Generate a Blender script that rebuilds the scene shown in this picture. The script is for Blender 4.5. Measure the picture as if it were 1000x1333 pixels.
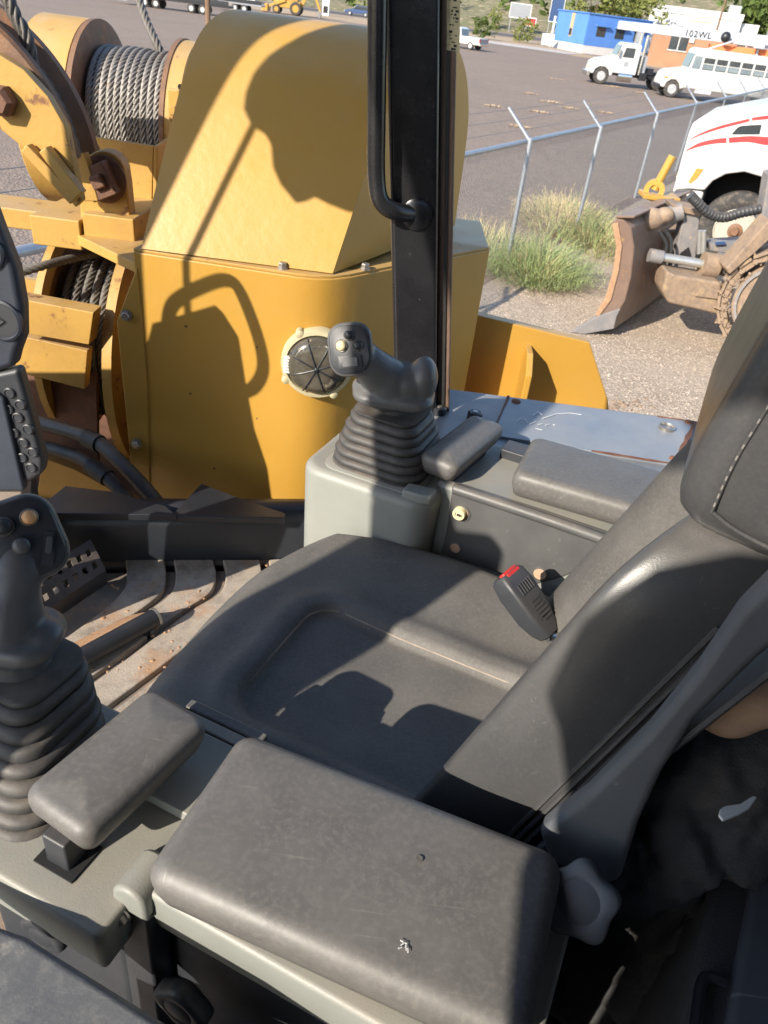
import bpy, bmesh, math, random
from mathutils import Vector, Matrix
random.seed(7)
R = math.radians
for o in list(bpy.data.objects): bpy.data.objects.remove(o, do_unlink=True)
scn = bpy.context.scene
COL = scn.collection

# ------------------------------------------------------------------ camera
Z0 = 3.4                                   # camera height above the yard
RHO, PIT = R(7.4), R(33.7)
FW = Vector((0, math.cos(PIT), -math.sin(PIT)))
U0 = Vector((0, math.sin(PIT), math.cos(PIT))); R0 = Vector((1, 0, 0))
RT = R0*math.cos(RHO) + U0*math.sin(RHO); UP = U0*math.cos(RHO) - R0*math.sin(RHO)
cam = bpy.data.cameras.new('camera'); camo = bpy.data.objects.new('camera', cam); COL.objects.link(camo)
m = Matrix((RT, UP, -FW)).transposed().to_4x4(); m.translation = (0, 0, Z0); camo.matrix_world = m
cam.sensor_fit = 'HORIZONTAL'; cam.sensor_width = 36; cam.lens = 36; cam.clip_start = .02; cam.clip_end = 3000
scn.camera = camo
cam.dof.use_dof = True; cam.dof.focus_distance = 1.1; cam.dof.aperture_fstop = 20
# ------------------------------------------------------------------ light
SAZ, SEL = R(40.5), R(29)                  # heading the light travels to, sun elevation
wld = bpy.data.worlds.new('World'); scn.world = wld; wld.use_nodes = True
nt = wld.node_tree; nt.nodes.clear()
sky = nt.nodes.new('ShaderNodeTexSky'); sky.sky_type = 'NISHITA'; sky.sun_disc = False
sky.sun_elevation = SEL; sky.sun_rotation = SAZ + math.pi; sky.dust_density = .6; sky.ozone_density = 1.8; sky.air_density = 1.0
bg = nt.nodes.new('ShaderNodeBackground'); bg.inputs[1].default_value = .145
wo = nt.nodes.new('ShaderNodeOutputWorld')
nt.links.new(sky.outputs[0], bg.inputs[0]); nt.links.new(bg.outputs[0], wo.inputs[0])
sl = bpy.data.lights.new('sun', 'SUN'); sl.energy = 4.1; sl.angle = R(.55); sl.color = (1, .91, .77)
so = bpy.data.objects.new('sun', sl); COL.objects.link(so); so.location = (-20, -25, 20)
sdir = Vector((math.sin(SAZ)*math.cos(SEL), math.cos(SAZ)*math.cos(SEL), -math.sin(SEL)))
so.rotation_euler = sdir.to_track_quat('-Z', 'Y').to_euler()
vs = scn.view_settings; vs.view_transform = 'Standard'; vs.look = 'None'; vs.exposure = 1.1; vs.gamma = 1; vs.use_curve_mapping = False

# ------------------------------------------------------------------ picture ray to a point of the place
def ray(x, y): return FW + RT*((x-500)/1000) + UP*((666.5-y)/1000)
def PH(x, y, h): d = ray(x, y); p = d*(h/-d.z); p.z += Z0; return p          # on a level h below the camera
def PY(x, y, Y): d = ray(x, y); p = d*(Y/d.y); p.z += Z0; return p           # on an upright plane at distance Y
def PG(x, y): return PH(x, y, Z0)
SF = Vector((math.sin(R(291)), math.cos(R(291)), 0)); SR = Vector((SF.y, -SF.x, 0))
def S(f, r, h): return SF*f + SR*r + Vector((0, 0, Z0-h))                    # seat frame: forward, right, below camera
def PR(x, y, r): d = ray(x, y); p = d*(r/d.dot(SR)); p.z += Z0; return p     # on an upright plane beside the seat

# ------------------------------------------------------------------ materials
MT = {}
def mat(name, c1, c2=None, sc=6, rough=.5, rv=.12, bump=.15, bs=180, metal=0, spot=None, dust=None, coord='Object', stretch=None, spec=.5, coat=0, trans=0, sub2=None, scr=None):
    if name in MT: return MT[name]
    m = bpy.data.materials.new(name); m.use_nodes = True; n = m.node_tree.nodes; l = m.node_tree.links
    b = n['Principled BSDF']; b.inputs['Metallic'].default_value = metal
    b.inputs['Specular IOR Level'].default_value = spec
    if coat: b.inputs['Coat Weight'].default_value = coat; b.inputs['Coat Roughness'].default_value = .12
    if trans: b.inputs['Transmission Weight'].default_value = trans
    tc = n.new('ShaderNodeTexCoord'); vec = tc.outputs[coord]
    if stretch:
        mp = n.new('ShaderNodeMapping'); mp.inputs['Scale'].default_value = stretch; l.new(vec, mp.inputs[0]); vec = mp.outputs[0]
    def noise(s, det=5, ro=.6):
        t = n.new('ShaderNodeTexNoise'); t.inputs['Scale'].default_value = s; t.inputs['Detail'].default_value = det; t.inputs['Roughness'].default_value = ro
        l.new(vec, t.inputs['Vector']); return t.outputs['Fac']
    def ramp(src, a, bb):
        r = n.new('ShaderNodeMapRange'); r.inputs[1].default_value = a; r.inputs[2].default_value = bb; r.clamp = True; l.new(src, r.inputs[0]); return r.outputs[0]
    def mix(f, a, bb):
        x = n.new('ShaderNodeMix'); x.data_type = 'RGBA'
        if hasattr(f, 'links') or hasattr(f, 'is_linked'): l.new(f, x.inputs['Factor'])
        else: x.inputs['Factor'].default_value = f
        for s, v in ((x.inputs[6], a), (x.inputs[7], bb)):
            if isinstance(v, tuple): s.default_value = (*v, 1)
            else: l.new(v, s)
        return x.outputs[2]
    c2 = c2 or tuple(k*.8 for k in c1)
    col = mix(ramp(noise(sc), .3, .7), c1, c2)
    if sub2: col = mix(ramp(noise(sub2[1], 4, .7), .45, .75), col, sub2[0])
    if dust:
        g = n.new('ShaderNodeNewGeometry'); sx = n.new('ShaderNodeSeparateXYZ'); l.new(g.outputs['Normal'], sx.inputs[0])
        upm = ramp(sx.outputs[2], .2, .95); nm = ramp(noise(dust[2], 6, .65), .3, .75)
        mu = n.new('ShaderNodeMath'); mu.operation = 'MULTIPLY'; l.new(upm, mu.inputs[0]); l.new(nm, mu.inputs[1])
        m2 = n.new('ShaderNodeMath'); m2.operation = 'MULTIPLY'; l.new(mu.outputs[0], m2.inputs[0]); m2.inputs[1].default_value = dust[1]
        col = mix(m2.outputs[0], col, dust[0])
    if spot:   # (colour, scale, low, high)
        col = mix(ramp(noise(spot[1], 7, .68), spot[2], spot[3]), col, spot[0])
    if scr:    # fine scratches: (colour, strength)
        for ang, ss in ((.5, (5, 170, 40)), (-.9, (150, 4, 60))):
            mp = n.new('ShaderNodeMapping'); mp.inputs['Scale'].default_value = ss; mp.inputs['Rotation'].default_value = (.3*ang, .2, ang); l.new(tc.outputs[coord], mp.inputs[0])
            t = n.new('ShaderNodeTexNoise'); t.inputs['Scale'].default_value = 1; t.inputs['Detail'].default_value = 2; l.new(mp.outputs[0], t.inputs['Vector'])
            mk = ramp(t.outputs['Fac'], .70, .74); gate = ramp(noise(9, 3), .50, .62)
            mu = n.new('ShaderNodeMath'); mu.operation = 'MULTIPLY'; l.new(mk, mu.inputs[0]); l.new(gate, mu.inputs[1])
            m2 = n.new('ShaderNodeMath'); m2.operation = 'MULTIPLY'; l.new(mu.outputs[0], m2.inputs[0]); m2.inputs[1].default_value = scr[1]
            col = mix(m2.outputs[0], col, scr[0])
    l.new(col, b.inputs['Base Color'])
    rr = n.new('ShaderNodeMapRange'); rr.inputs[3].default_value = max(.02, rough-rv); rr.inputs[4].default_value = min(1, rough+rv); l.new(noise(sc*3), rr.inputs[0]); l.new(rr.outputs[0], b.inputs['Roughness'])
    if bump:
        bp = n.new('ShaderNodeBump'); bp.inputs['Strength'].default_value = bump; bp.inputs['Distance'].default_value = .004 if bs > 30 else .02
        l.new(noise(bs, 4, .6), bp.inputs['Height']); l.new(bp.outputs[0], b.inputs['Normal'])
    MT[name] = m; return m
DUST = (.36, .28, .21)
mat('pad', (.098, .093, .090), (.126, .119, .114), sc=18, rough=.5, rv=.14, bump=.08, bs=900, sub2=((.152, .143, .135), 150), spot=((.30, .27, .235), 130, .70, .76), scr=((.26, .24, .22), .5))
mat('cushion', (.082, .078, .074), (.108, .102, .096), sc=12, rough=.66, bump=.10, bs=1000, sub2=((.142, .133, .124), 190), dust=((.18, .165, .148), .45, 13), spot=((.25, .215, .18), 120, .70, .77), scr=((.22, .2, .18), .4))
mat('leather', (.045, .046, .050), (.060, .060, .062), sc=7, rough=.33, rv=.08, bump=.10, bs=600, scr=((.15, .145, .14), .5), sub2=((.066, .064, .063), 220), dust=(DUST, .10, 14))
mat('leather_wing', (.07, .066, .063), (.098, .092, .086), sc=12, rough=.6, bump=.1, bs=900, sub2=((.12, .112, .104), 190), dust=(DUST, .14, 12), scr=((.22, .2, .18), .4))
mat('seam', (.20, .19, .175), rough=.8)
mat('black_plastic', (.022, .025, .031), (.036, .038, .044), sc=12, rough=.45, bump=.10, bs=600, dust=(DUST, .12, 18), spot=((.16, .14, .12), 44, .68, .85))
mat('pod_plastic', (.020, .026, .040), (.032, .040, .056), sc=9, rough=.5, bump=.12, bs=500, dust=(DUST, .08, 18), spot=((.12, .12, .12), 50, .7, .85))
mat('boot', (.034, .034, .036), (.054, .052, .051), sc=14, rough=.6, bump=.12, bs=500, dust=(DUST, .28, 26))
mat('stick', (.072, .075, .08), (.105, .104, .104), sc=16, rough=.42, bump=.08, bs=700, dust=(DUST, .2, 20))
mat('panel_plastic', (.062, .063, .066), (.095, .093, .091), scr=((.2, .19, .18), .5), sc=9, rough=.45, bump=.14, bs=500, spot=((.26, .23, .19), 34, .66, .82), dust=(DUST, .22, 16))
mat('grey', (.245, .253, .232), (.205, .212, .195), scr=((.33, .33, .3), .4), sc=7, rough=.5, bump=.12, bs=420, dust=(DUST, .4, 12), spot=((.2, .18, .15), 26, .68, .85))
mat('shell', (.085, .092, .104), (.12, .127, .137), scr=((.3, .3, .3), .5), sc=8, rough=.48, bump=.12, bs=500, spot=((.36, .34, .31), 40, .68, .8))
mat('blue_steel', (.125, .145, .18), (.165, .188, .222), sc=4, rough=.4, bump=.06, bs=60, dust=((.42, .37, .32), .45, 7), spot=((.24, .13, .08), 16, .72, .78))
mat('blue_plate', (.165, .193, .24), (.205, .235, .28), sc=5, rough=.42, bump=.05, bs=60, dust=((.46, .41, .36), .4, 7), spot=((.2, .25, .33), 20, .62, .75))
mat('rust', (.22, .095, .05), (.12, .05, .03), sc=40, rough=.85, bump=.6, bs=140)
mat('yellow', (.45, .248, .042), (.41, .225, .036), sc=3.2, rough=.42, rv=.1, bump=.05, bs=30, spot=((.13, .06, .03), 75, .715, .74), dust=((.46, .36, .22), .35, 6), sub2=((.40, .235, .055), 2))
mat('yellow_worn', (.45, .265, .062), (.40, .23, .05), sc=5, rough=.55, bump=.2, bs=70, spot=((.17, .075, .035), 17, .60, .68), dust=((.44, .33, .21), .6, 8), sub2=((.36, .21, .055), 5))
mat('rim_rust', (.13, .075, .05), (.22, .115, .06), sc=14, rough=.7, bump=.4, bs=110, spot=((.30, .12, .04), 12, .55, .7))
mat('rope', (.27, .255, .24), (.19, .175, .16), sc=22, rough=.5, metal=.3, bump=.3, bs=380, spot=((.26, .14, .07), 18, .6, .75))
mat('rope_dark', (.15, .135, .12), (.1, .09, .08), sc=22, rough=.6, metal=.2, bump=.3, bs=300)
mat('nut_rust', (.16, .075, .045), (.09, .042, .028), sc=22, rough=.7, bump=.4, bs=120)
mat('cover_plastic', (.085, .09, .10), (.12, .122, .128), scr=((.3, .3, .3), .6), sc=9, rough=.5, bump=.12, bs=400, spot=((.34, .31, .27), 16, .66, .80), sub2=((.16, .16, .16), 80))
mat('bolt', (.45, .43, .4), (.3, .28, .26), sc=30, rough=.4, metal=.8)
mat('chrome', (.75, .74, .72), rough=.2, metal=1, bump=0)
mat('black_paint', (.011, .014, .020), (.018, .021, .027), sc=8, rough=.42, bump=.06, bs=60, dust=(DUST, .05, 9), spot=((.33, .31, .28), 30, .72, .76))
mat('post_paint', (.010, .010, .012), (.018, .018, .02), sc=8, rough=.26, bump=.05, bs=60, spot=((.35, .32, .28), 26, .725, .75))
mat('seal', (.19, .12, .085), (.12, .075, .055), sc=10, rough=.6, bump=.4, bs=60, stretch=(6, 6, .6))
mat('rubber', (.016, .016, .017), (.03, .028, .027), sc=14, rough=.6, dust=(DUST, .25, 14))
mat('hose', (.02, .021, .024), (.035, .035, .036), sc=20, rough=.5, dust=(DUST, .4, 14))
mat('mat_rubber', (.32, .27, .22), (.42, .36, .30), sc=6, rough=.8, bump=.3, bs=180, spot=((.36, .205, .11), 7, .52, .68), sub2=((.17, .145, .125), 18))
mat('mat_dark', (.15, .12, .10), (.22, .18, .145), sc=7, rough=.8, bump=.3, bs=180, spot=((.40, .245, .14), 8, .52, .72))
mat('pedal_metal', (.06, .05, .045), (.10, .08, .065), sc=20, rough=.7, bump=.3, bs=120, spot=((.3, .18, .1), 24, .62, .75))
mat('orange_dirt', (.42, .25, .14), (.30, .17, .095), sc=22, rough=.9, bump=.6, bs=90)
mat('cream', (.62, .55, .33), (.5, .44, .26), sc=16, rough=.5)
mat('orange_button', (.75, .40, .18), rough=.35)
mat('red', (.75, .04, .03), rough=.4)
mat('white', (.8, .8, .78), (.72, .71, .69), sc=6, rough=.5, bump=.05)
mat('tan', (.50, .33, .22), (.38, .25, .17), sc=12, rough=.7, bump=.3, bs=120)
mat('fabric', (.05, .05, .054), (.075, .072, .072), sc=9, rough=.8, bump=.5, bs=300, spot=((.10, .075, .055), 14, .62, .75))
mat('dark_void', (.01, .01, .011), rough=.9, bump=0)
mat('lens_smoke', (.10, .088, .068), (.045, .04, .032), sc=22, rough=.12, bump=0, spot=((.38, .33, .24), 26, .6, .7), coat=.6)
mat('flange_ring', (.47, .42, .27), (.4, .35, .22), sc=12, rough=.5)
mat('white_mark', (.75, .76, .76), rough=.8)

# ------------------------------------------------------------------ mesh helpers
PM = {}
def thing(name, label, cat, loc=(0, 0, 0), rz=0, group=None):
    o = bpy.data.objects.new(name, None); COL.objects.link(o); o.empty_display_size = .1
    M = Matrix.Translation(Vector(loc)) @ Matrix.Rotation(rz, 4, 'Z'); o.matrix_world = M; PM[o.name] = M
    o['label'] = label; o['category'] = cat
    if group: o['group'] = group
    return o
def rootof(o):
    while o.parent: o = o.parent
    return o
def frame(ax):
    ax = Vector(ax).normalized(); a = Vector((0, 0, 1)) if abs(ax.z) < .9 else Vector((1, 0, 0))
    u = ax.cross(a).normalized(); return u, ax.cross(u).normalized(), ax
class MB:
    def __init__(s): s.v = []; s.f = []
    def add(s, v, f):
        o = len(s.v); s.v += [Vector(p) for p in v]; s.f += [[i+o for i in q] for q in f]; return s
    def box(s, c, size, e=None):
        c = Vector(c); e = e or (Vector((1, 0, 0)), Vector((0, 1, 0)), Vector((0, 0, 1))); a, b, d = [x/2 for x in size]
        vv = [c+e[0]*a*i+e[1]*b*j+e[2]*d*k for i in (-1, 1) for j in (-1, 1) for k in (-1, 1)]
        return s.add(vv, [(0, 1, 3, 2), (4, 6, 7, 5), (0, 4, 5, 1), (2, 3, 7, 6), (0, 2, 6, 4), (1, 5, 7, 3)])
    def bx(s, x0, x1, y0, y1, z0, z1): return s.box(((x0+x1)/2, (y0+y1)/2, (z0+z1)/2), (x1-x0, y1-y0, z1-z0))
    def prism(s, poly, vec):
        n = len(poly); vec = Vector(vec); v = [Vector(p) for p in poly]
        return s.add(v+[p+vec for p in v], [list(range(n))[::-1], list(range(n, 2*n))]+[(i, (i+1) % n, n+(i+1) % n, n+i) for i in range(n)])
    def loft(s, loops, cap=True, closed=True):
        n = len(loops[0]); v = [p for L in loops for p in L]; f = []
        for k in range(len(loops)-1):
            for i in range(n if closed else n-1):
                j = (i+1) % n; f.append((k*n+i, k*n+j, (k+1)*n+j, (k+1)*n+i))
        if cap: f += [list(range(n))[::-1], list(range((len(loops)-1)*n, len(loops)*n))]
        return s.add(v, f)
    def tube(s, pts, r, n=12, cap=True, lobes=0, pitch=.1, depth=.22):
        pts = [Vector(p) for p in pts]; L = []; u = None; dist = 0
        for i, p in enumerate(pts):
            t = (pts[min(i+1, len(pts)-1)]-pts[max(i-1, 0)]).normalized()
            if u is None: u = frame(t)[0]
            u = (u-t*u.dot(t)).normalized(); w = t.cross(u)
            if i: dist += (p-pts[i-1]).length
            rr = r[i] if isinstance(r, (list, tuple)) else r; loop = []
            for k in range(n):
                a = 2*math.pi*k/n; q = rr
                if lobes: q = rr*(1-depth*(1-abs(math.cos(a*lobes/2)))); a += 2*math.pi*dist/pitch
                loop.append(p+u*q*math.cos(a)+w*q*math.sin(a))
            L.append(loop)
        return s.loft(L, cap)
    def lathe(s, prof, o, ax, n=32, cap=True):     # prof: (radius, along)
        u, w, a = frame(ax); o = Vector(o)
        return s.loft([[o+a*t+(u*math.cos(2*math.pi*k/n)+w*math.sin(2*math.pi*k/n))*r for k in range(n)] for r, t in prof], cap)
    def ball(s, c, r, e=None, nu=16, nv=10):
        c = Vector(c); r = Vector(r) if not isinstance(r, (int, float)) else Vector((r, r, r)); e = e or (Vector((1, 0, 0)), Vector((0, 1, 0)), Vector((0, 0, 1)))
        return s.loft([[c+e[0]*r.x*math.sin(b)*math.cos(2*math.pi*k/nu)+e[1]*r.y*math.sin(b)*math.sin(2*math.pi*k/nu)+e[2]*r.z*math.cos(b) for k in range(nu)] for b in [math.pi*(j+.02)/(nv+.04) for j in range(nv+1)]])
    def build(s, name, mt, parent=None, bev=0, seg=3, smooth=35, world=True, sub=0, remesh=0, sm=0):
        me = bpy.data.meshes.new(name); v = s.v
        if parent is not None and world:
            I = PM[rootof(parent).name].inverted(); v = [I @ p for p in v]
        me.from_pydata([tuple(p) for p in v], [], s.f)
        b = bmesh.new(); b.from_mesh(me); bmesh.ops.recalc_face_normals(b, faces=b.faces); b.to_mesh(me); b.free()
        me.materials.append(MT[mt] if isinstance(mt, str) else mt)
        for q in me.polygons: q.use_smooth = True
        if smooth < 180: me.set_sharp_from_angle(angle=R(smooth))
        o = bpy.data.objects.new(name, me); COL.objects.link(o)
        if parent is not None: o.parent = parent
        if remesh:
            md = o.modifiers.new('r', 'REMESH'); md.mode = 'VOXEL'; md.voxel_size = remesh; md.use_smooth_shade = True
        if sm:
            md = o.modifiers.new('s', 'SMOOTH'); md.iterations = sm; md.factor = .5
        if bev:
            md = o.modifiers.new('b', 'BEVEL'); md.width = bev; md.segments = seg; md.limit_method = 'ANGLE'; md.angle_limit = R(30)
            for q in me.polygons: q.use_smooth = True
            if seg > 1:
                me.set_sharp_from_angle(angle=R(180)); md.harden_normals = True
        if sub:
            md = o.modifiers.new('u', 'SUBSURF'); md.levels = sub; md.render_levels = sub
        return o
def tagm(o, label, cat, group=None, kind=None):
    if label: o['label'] = label
    if cat: o['category'] = cat
    if group: o['group'] = group
    if kind: o['kind'] = kind
    return o
def rr(c, e1, e2, hx, hy, rc, n=6):
    out = []; rc = min(rc, hx*.98, hy*.98)
    for q, (sx, sy) in enumerate(((1, 1), (-1, 1), (-1, -1), (1, -1))):
        for k in range(n+1):
            a = math.pi/2*(q+k/n); out.append(c+e1*(sx*(hx-rc)+rc*math.cos(a))+e2*(sy*(hy-rc)+rc*math.sin(a)))
    return out
UZ = Vector((0, 0, 1))
def rpad(mb, c, e1, e2, L, Wd, rc, th, re, crown=.004, dip=0, taper=.0):   # c: middle of the top face
    L2, W2 = L/2, Wd/2; lo = []
    def lv(ins, z): lo.append(rr(c+UZ*z, e1, e2, L2-ins, W2-ins, max(rc-ins*.7, .004)))
    lv(.02, -th); lv(.006+taper, -th+.004); lv(taper*.7, -th*.55)
    for k in range(7):
        a = math.pi/2*k/6; lv(re*(1-math.cos(a)), -re*(1-math.sin(a)))
    m = min(L2, W2)
    for q in (.15, .35, .6, .85, .97): lv(re+(m-re)*q, crown*math.sin(q*math.pi/2))
    mb.loft(lo); return mb
def spline(pts, n=8):
    pts = [Vector(p) for p in pts]; P = [pts[0]*2-pts[1]]+pts+[pts[-1]*2-pts[-2]]; out = []
    for i in range(1, len(P)-2):
        for k in range(n):
            t = k/n; a, b, c, d = P[i-1], P[i], P[i+1], P[i+2]
            out.append(.5*((2*b)+(c-a)*t+(2*a-5*b+4*c-d)*t*t+(3*b-a-3*c+d)*t**3))
    return out+[pts[-1]]
def sstep(a, b, x): t = max(0, min(1, (x-a)/(b-a))); return t*t*(3-2*t)
def hexbolt(parent, p, ax, r=.012, h=.008, mt='bolt', name='bolt', washer=True):
    mb = MB(); p = Vector(p); a = Vector(ax).normalized()
    if washer: mb.lathe([(r*1.25, 0), (r*1.25, h*.3)], p, a, 20)
    mb.lathe([(r, h*.3), (r, h*1.1), (r*.85, h*1.3)], p, a, 6); return mb.build(name, mt, parent, smooth=30)
# ================================================================== operator seat
seat = thing('operator_chair', 'worn dark grey operator seat with moulded cushion and tall backrest', 'chair', S(.2, .85, 1.32))
# cushion: height field over a rounded outline
def cushion():
    mb = MB(); N = 96; f0, f1, r0, r1 = -.06, .600, .530, 1.168
    cf, cr, hf, hr = (f0+f1)/2, (r0+r1)/2, (f1-f0)/2, (r1-r0)/2
    top = []
    for i in range(N+1):
        for j in range(N+1):
            a, b = -1+2*i/N, -1+2*j/N
            k = (.66+.26*sstep(0, .6, b) if b > 0 else .66-.26*sstep(0, .6, -b)) if a > 0 else .30   # rounder at the front
            x = a*math.sqrt(max(0, 1-k*b*b/2*(1 if a > 0 else .4))); y = b*math.sqrt(1-k*a*a/2 if a > 0 else 1-.15*a*a)
            f, r = cf+hf*x, cr+hr*y
            m = max(abs(a), abs(b)); h = .862
            if a > .0: h -= .012*sstep(0, .8, a)                # thigh roll
            h += .055*max(0, (m-.80)/.20)**2.2                  # edge roll-off
            # sunken middle panel with a raised welt round it
            d = max(abs(f-.17)-.225, abs(r-.80)-.152)
            qx, qy = max(abs(f-.20)-.185, 0), max(abs(r-.758)-.082, 0)
            d = math.hypot(qx, qy)-.06
            h += .016*(1-sstep(-.014, .002, d)) - .007*math.exp(-((d-.020)/.022)**2) + .002*math.exp(-((d+.008)/.004)**2)
            h -= .012*sstep(.1, .25, abs(r-.84))*(.5+.5*sstep(.6, .1, a))
            h += .0015*math.sin(f*31+r*17)*math.sin(r*23-f*9)
            top.append(S(f, r, h))
    f = [(i*(N+1)+j, (i+1)*(N+1)+j, (i+1)*(N+1)+j+1, i*(N+1)+j+1) for i in range(N) for j in range(N)]
    edge = [i*(N+1) for i in range(N+1)]+[N*(N+1)+j for j in range(1, N+1)]+[i*(N+1)+N for i in range(N-1, -1, -1)]+[j for j in range(N-1, 0, -1)]
    o = len(top); ne = len(edge); c = S(cf, cr, .95); v = list(top)
    for z, sc in ((.93, 1.0), (.985, .97), (1.0, .92)):
        for e in edge:
            p = top[e]; q = Vector((c.x+(p.x-c.x)*sc, c.y+(p.y-c.y)*sc, Z0-z)); v.append(q)
    rings = [edge]+[list(range(o+k*ne, o+(k+1)*ne)) for k in range(3)]
    for k in range(3):
        for i in range(ne):
            j = (i+1) % ne; f.append((rings[k][i], rings[k][j], rings[k+1][j], rings[k+1][i]))
    f.append(rings[3]); mb.add(v, f); return mb
def spline2(p, n): return [(v.x, v.y) for v in spline([Vector((a, b, 0)) for a, b in p], n)]
mat('welt', (.30, .25, .20), (.2, .17, .14), sc=40, rough=.8)
cushion().build('cushion', 'cushion', seat, smooth=70)
mb = MB(); wl = []
for k in range(121):
    a = 2*math.pi*k/120; cx, sx_ = math.cos(a), math.sin(a); rx = .165+.06*abs(cx)**.0 if False else 0
pr_ = []
for q, (sx_, sy_) in enumerate(((1, 1), (-1, 1), (-1, -1), (1, -1))):
    for k in range(9):
        a = math.pi/2*(q+k/8); pr_.append((.20+sx_*.185+.055*math.cos(a), .758+sy_*.082+.055*math.sin(a)))
pr_.append(pr_[0])
mb.tube([S(f, r, .8705-.012*sstep(0, .8, (f-.26)/.32)) for f, r in spline2(pr_, 3)], .0022, 6); mb.build('welt', 'welt', seat)
mb = MB(); rpad(mb, S(.24, .84, 1.0), SF, SR, .52, .48, .06, .2, .02); mb.build('seat_pan', 'black_plastic', seat)
mb = MB(); rpad(mb, S(.2, .84, 1.2), SF, SR, .4, .36, .03, .125, .02); mb.build('suspension_boot', 'boot', seat)
# backrest: closed C-shaped sections stacked up the recline
def tipf(h): return .104+.34*(h-.8)
def rn_(h): return .578+.20*max(0, .80-h)
def back_loop(h, sh=0, n=5):
    c = .85; hw = c-rn_(h)-sh; t0 = tipf(h)-sh*.6; b0 = t0-.150+sh*.9; g = .010*math.exp(-((h-.62)/.1)**2)
    half = [(b0, 0), (b0+.0, hw*.5), (b0+.004, hw*.85), (b0+.014, hw*.95), (b0+.035, hw*.99), (t0-.06, hw*1.012), (t0-.024, hw*1.0), (t0-.007, hw*.985), (t0-.001, hw*.955), (t0, hw*.91), (t0-.006, hw*.82), (t0-.025, hw*.70), (t0-.066, hw*.60), (t0-.092, hw*.46), (t0-.098+g, hw*.22), (t0-.098+g, 0)]
    pts = [Vector((f, c-r, 0)) for f, r in half]+[Vector((f, c+r, 0)) for f, r in half[::-1][1:]]
    return [S(p.x-.10*(p.y-.85), p.y, h) for p in spline(pts, n)[:-1]]
hs = [(.872, .05), (.869, .03), (.864, .014), (.855, .004), (.844, .0)]+[(.82-.02*k, 0) for k in range(18)]+[(.462, .002), (.445, .006), (.428, .013), (.411, .023), (.394, .036), (.380, .052), (.370, .072), (.364, .095)]
mb = MB(); mb.loft([back_loop(h, sh) for h, sh in hs]); bo1 = mb.build('backrest', 'leather', seat, smooth=70); bo1.data.materials.append(MT['leather_wing']); nl = len(back_loop(.7))
for i_, p_ in enumerate(bo1.data.polygons):
    if i_ < nl*(len(hs)-1) and 44 <= i_ % nl <= 126: p_.material_index = 1
# piping along the near wing
mb = MB()
for off in (0, .010, .02):
    mb.tube(spline([S(tipf(h)-.112-off-.10*(rn_(h)-.85), rn_(h)+.001, h) for h in (.82, .76, .7, .6, .5, .46)], 5), .003, 6)
mb.build('piping', 'leather', seat)
# far wing face lining
# side shell and back shell
pl = [PR(x, y, .555) for x, y in ((1060, 700), (1060, 800), (985, 862), (905, 940), (860, 1010), (830, 1075), (806, 1150), (770, 1160), (712, 1120), (700, 1085), (760, 1040), (840, 960), (905, 880), (960, 800))]
mb = MB(); mb.prism(pl, SR*.03); mb.build('side_shell', 'shell', seat, bev=.009, seg=4)
mb = MB(); 0 and mb.prism([PR(x, y, .548) for x, y in ((985, 870), (905, 948), (862, 1018), (832, 1083), (806, 1150), (790, 1150), (815, 1080), (846, 1012), (890, 940), (975, 850))], SR*.012)
mb = MB()
def bl2(h): return [S(tipf(h)-.145-.10*(r-.85), r, h) for r in [.57+.02*k for k in range(29)]]+[S(tipf(h)-.2-.10*(r-.85)+.05*abs((r-.85)/.28)**3, r, h) for r in [1.13-.02*k for k in range(29)]]
mb.loft([bl2(.9-.05*k) for k in range(13)]); mb.build('back_shell', 'shell', seat, smooth=60)
# headrest
hc = S(-.118, .855, .222); tilt = (UZ*math.cos(R(8))-SF*math.sin(R(8))).normalized(); ff = SR.cross(tilt)*-1
ff = (SF*math.cos(R(8))+UZ*math.sin(R(8))).normalized()
mb = MB(); lo = []
for k in range(15):
    t = -1+2*k/14; e = (1-abs(t)**5)**.5 if abs(t) < 1 else 0
    lo.append(rr(hc+tilt*(.185*t), ff, SR, .078*(.55+.45*e), .192*(.80+.20*e), .030))
mb.loft(lo); head = mb.build('headrest', 'leather', seat, smooth=70, sub=1)
mb = MB(); st = MB(); path = spline([hc+ff*.046-SR*.1922+tilt*z+ff*bx for z, bx in ((.14, -.006), (.1, 0), (.0, 0), (-.08, -.0), (-.138, -.006))], 12)
mb.tube(path, .0022, 6)
bot = spline([hc+ff*.040-SR*.1915+tilt*-.138, hc+ff*.01-SR*.1905+tilt*-.146, hc-ff*.05-SR*.190+tilt*-.150], 8); mb.tube(bot, .0026, 6); mb.build('seam', 'leather', head)
for i in range(0, len(path)-1, 2):
    a = path[i]; d = (path[i+1]-path[i]).normalized(); st.tube([a-d*.0022-SR*.0018, a+d*.0022-SR*.0018], .0010, 6)
st.build('stitching', 'seam', head)
mb = MB()
for r in (.78, .93): mb.tube([S(-.12, r, .40), S(-.12, r, .25)], .008, 10)
mb.build('headrest_post', 'bolt', seat)
# star knob
def starknob(parent, c, ax, r, t, lobes=6, mt='shell'):
    u, w, a = frame(ax); c = Vector(c); n = 72; lo = []
    for rf, z in ((.80, 0), (.97, t*.12), (1, t*.3), (1, t*.75), (.95, t*.93), (.86, t), (.60, t), (.58, t*.985), (.56, t*.985), (.54, t), (.1, t*1.02)):
        lo.append([c+a*z+(u*math.cos(2*math.pi*k/n)+w*math.sin(2*math.pi*k/n))*r*rf*(1+(.10*math.cos(lobes*2*math.pi*k/n) if rf > .7 else 0)) for k in range(n)])
    return MB().loft(lo).build('star_knob', mt, parent, smooth=50)
starknob(seat, PR(757, 1170, .50), -SR*.62+SF*.12+UZ*.62, .036, .024, 5)
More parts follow.
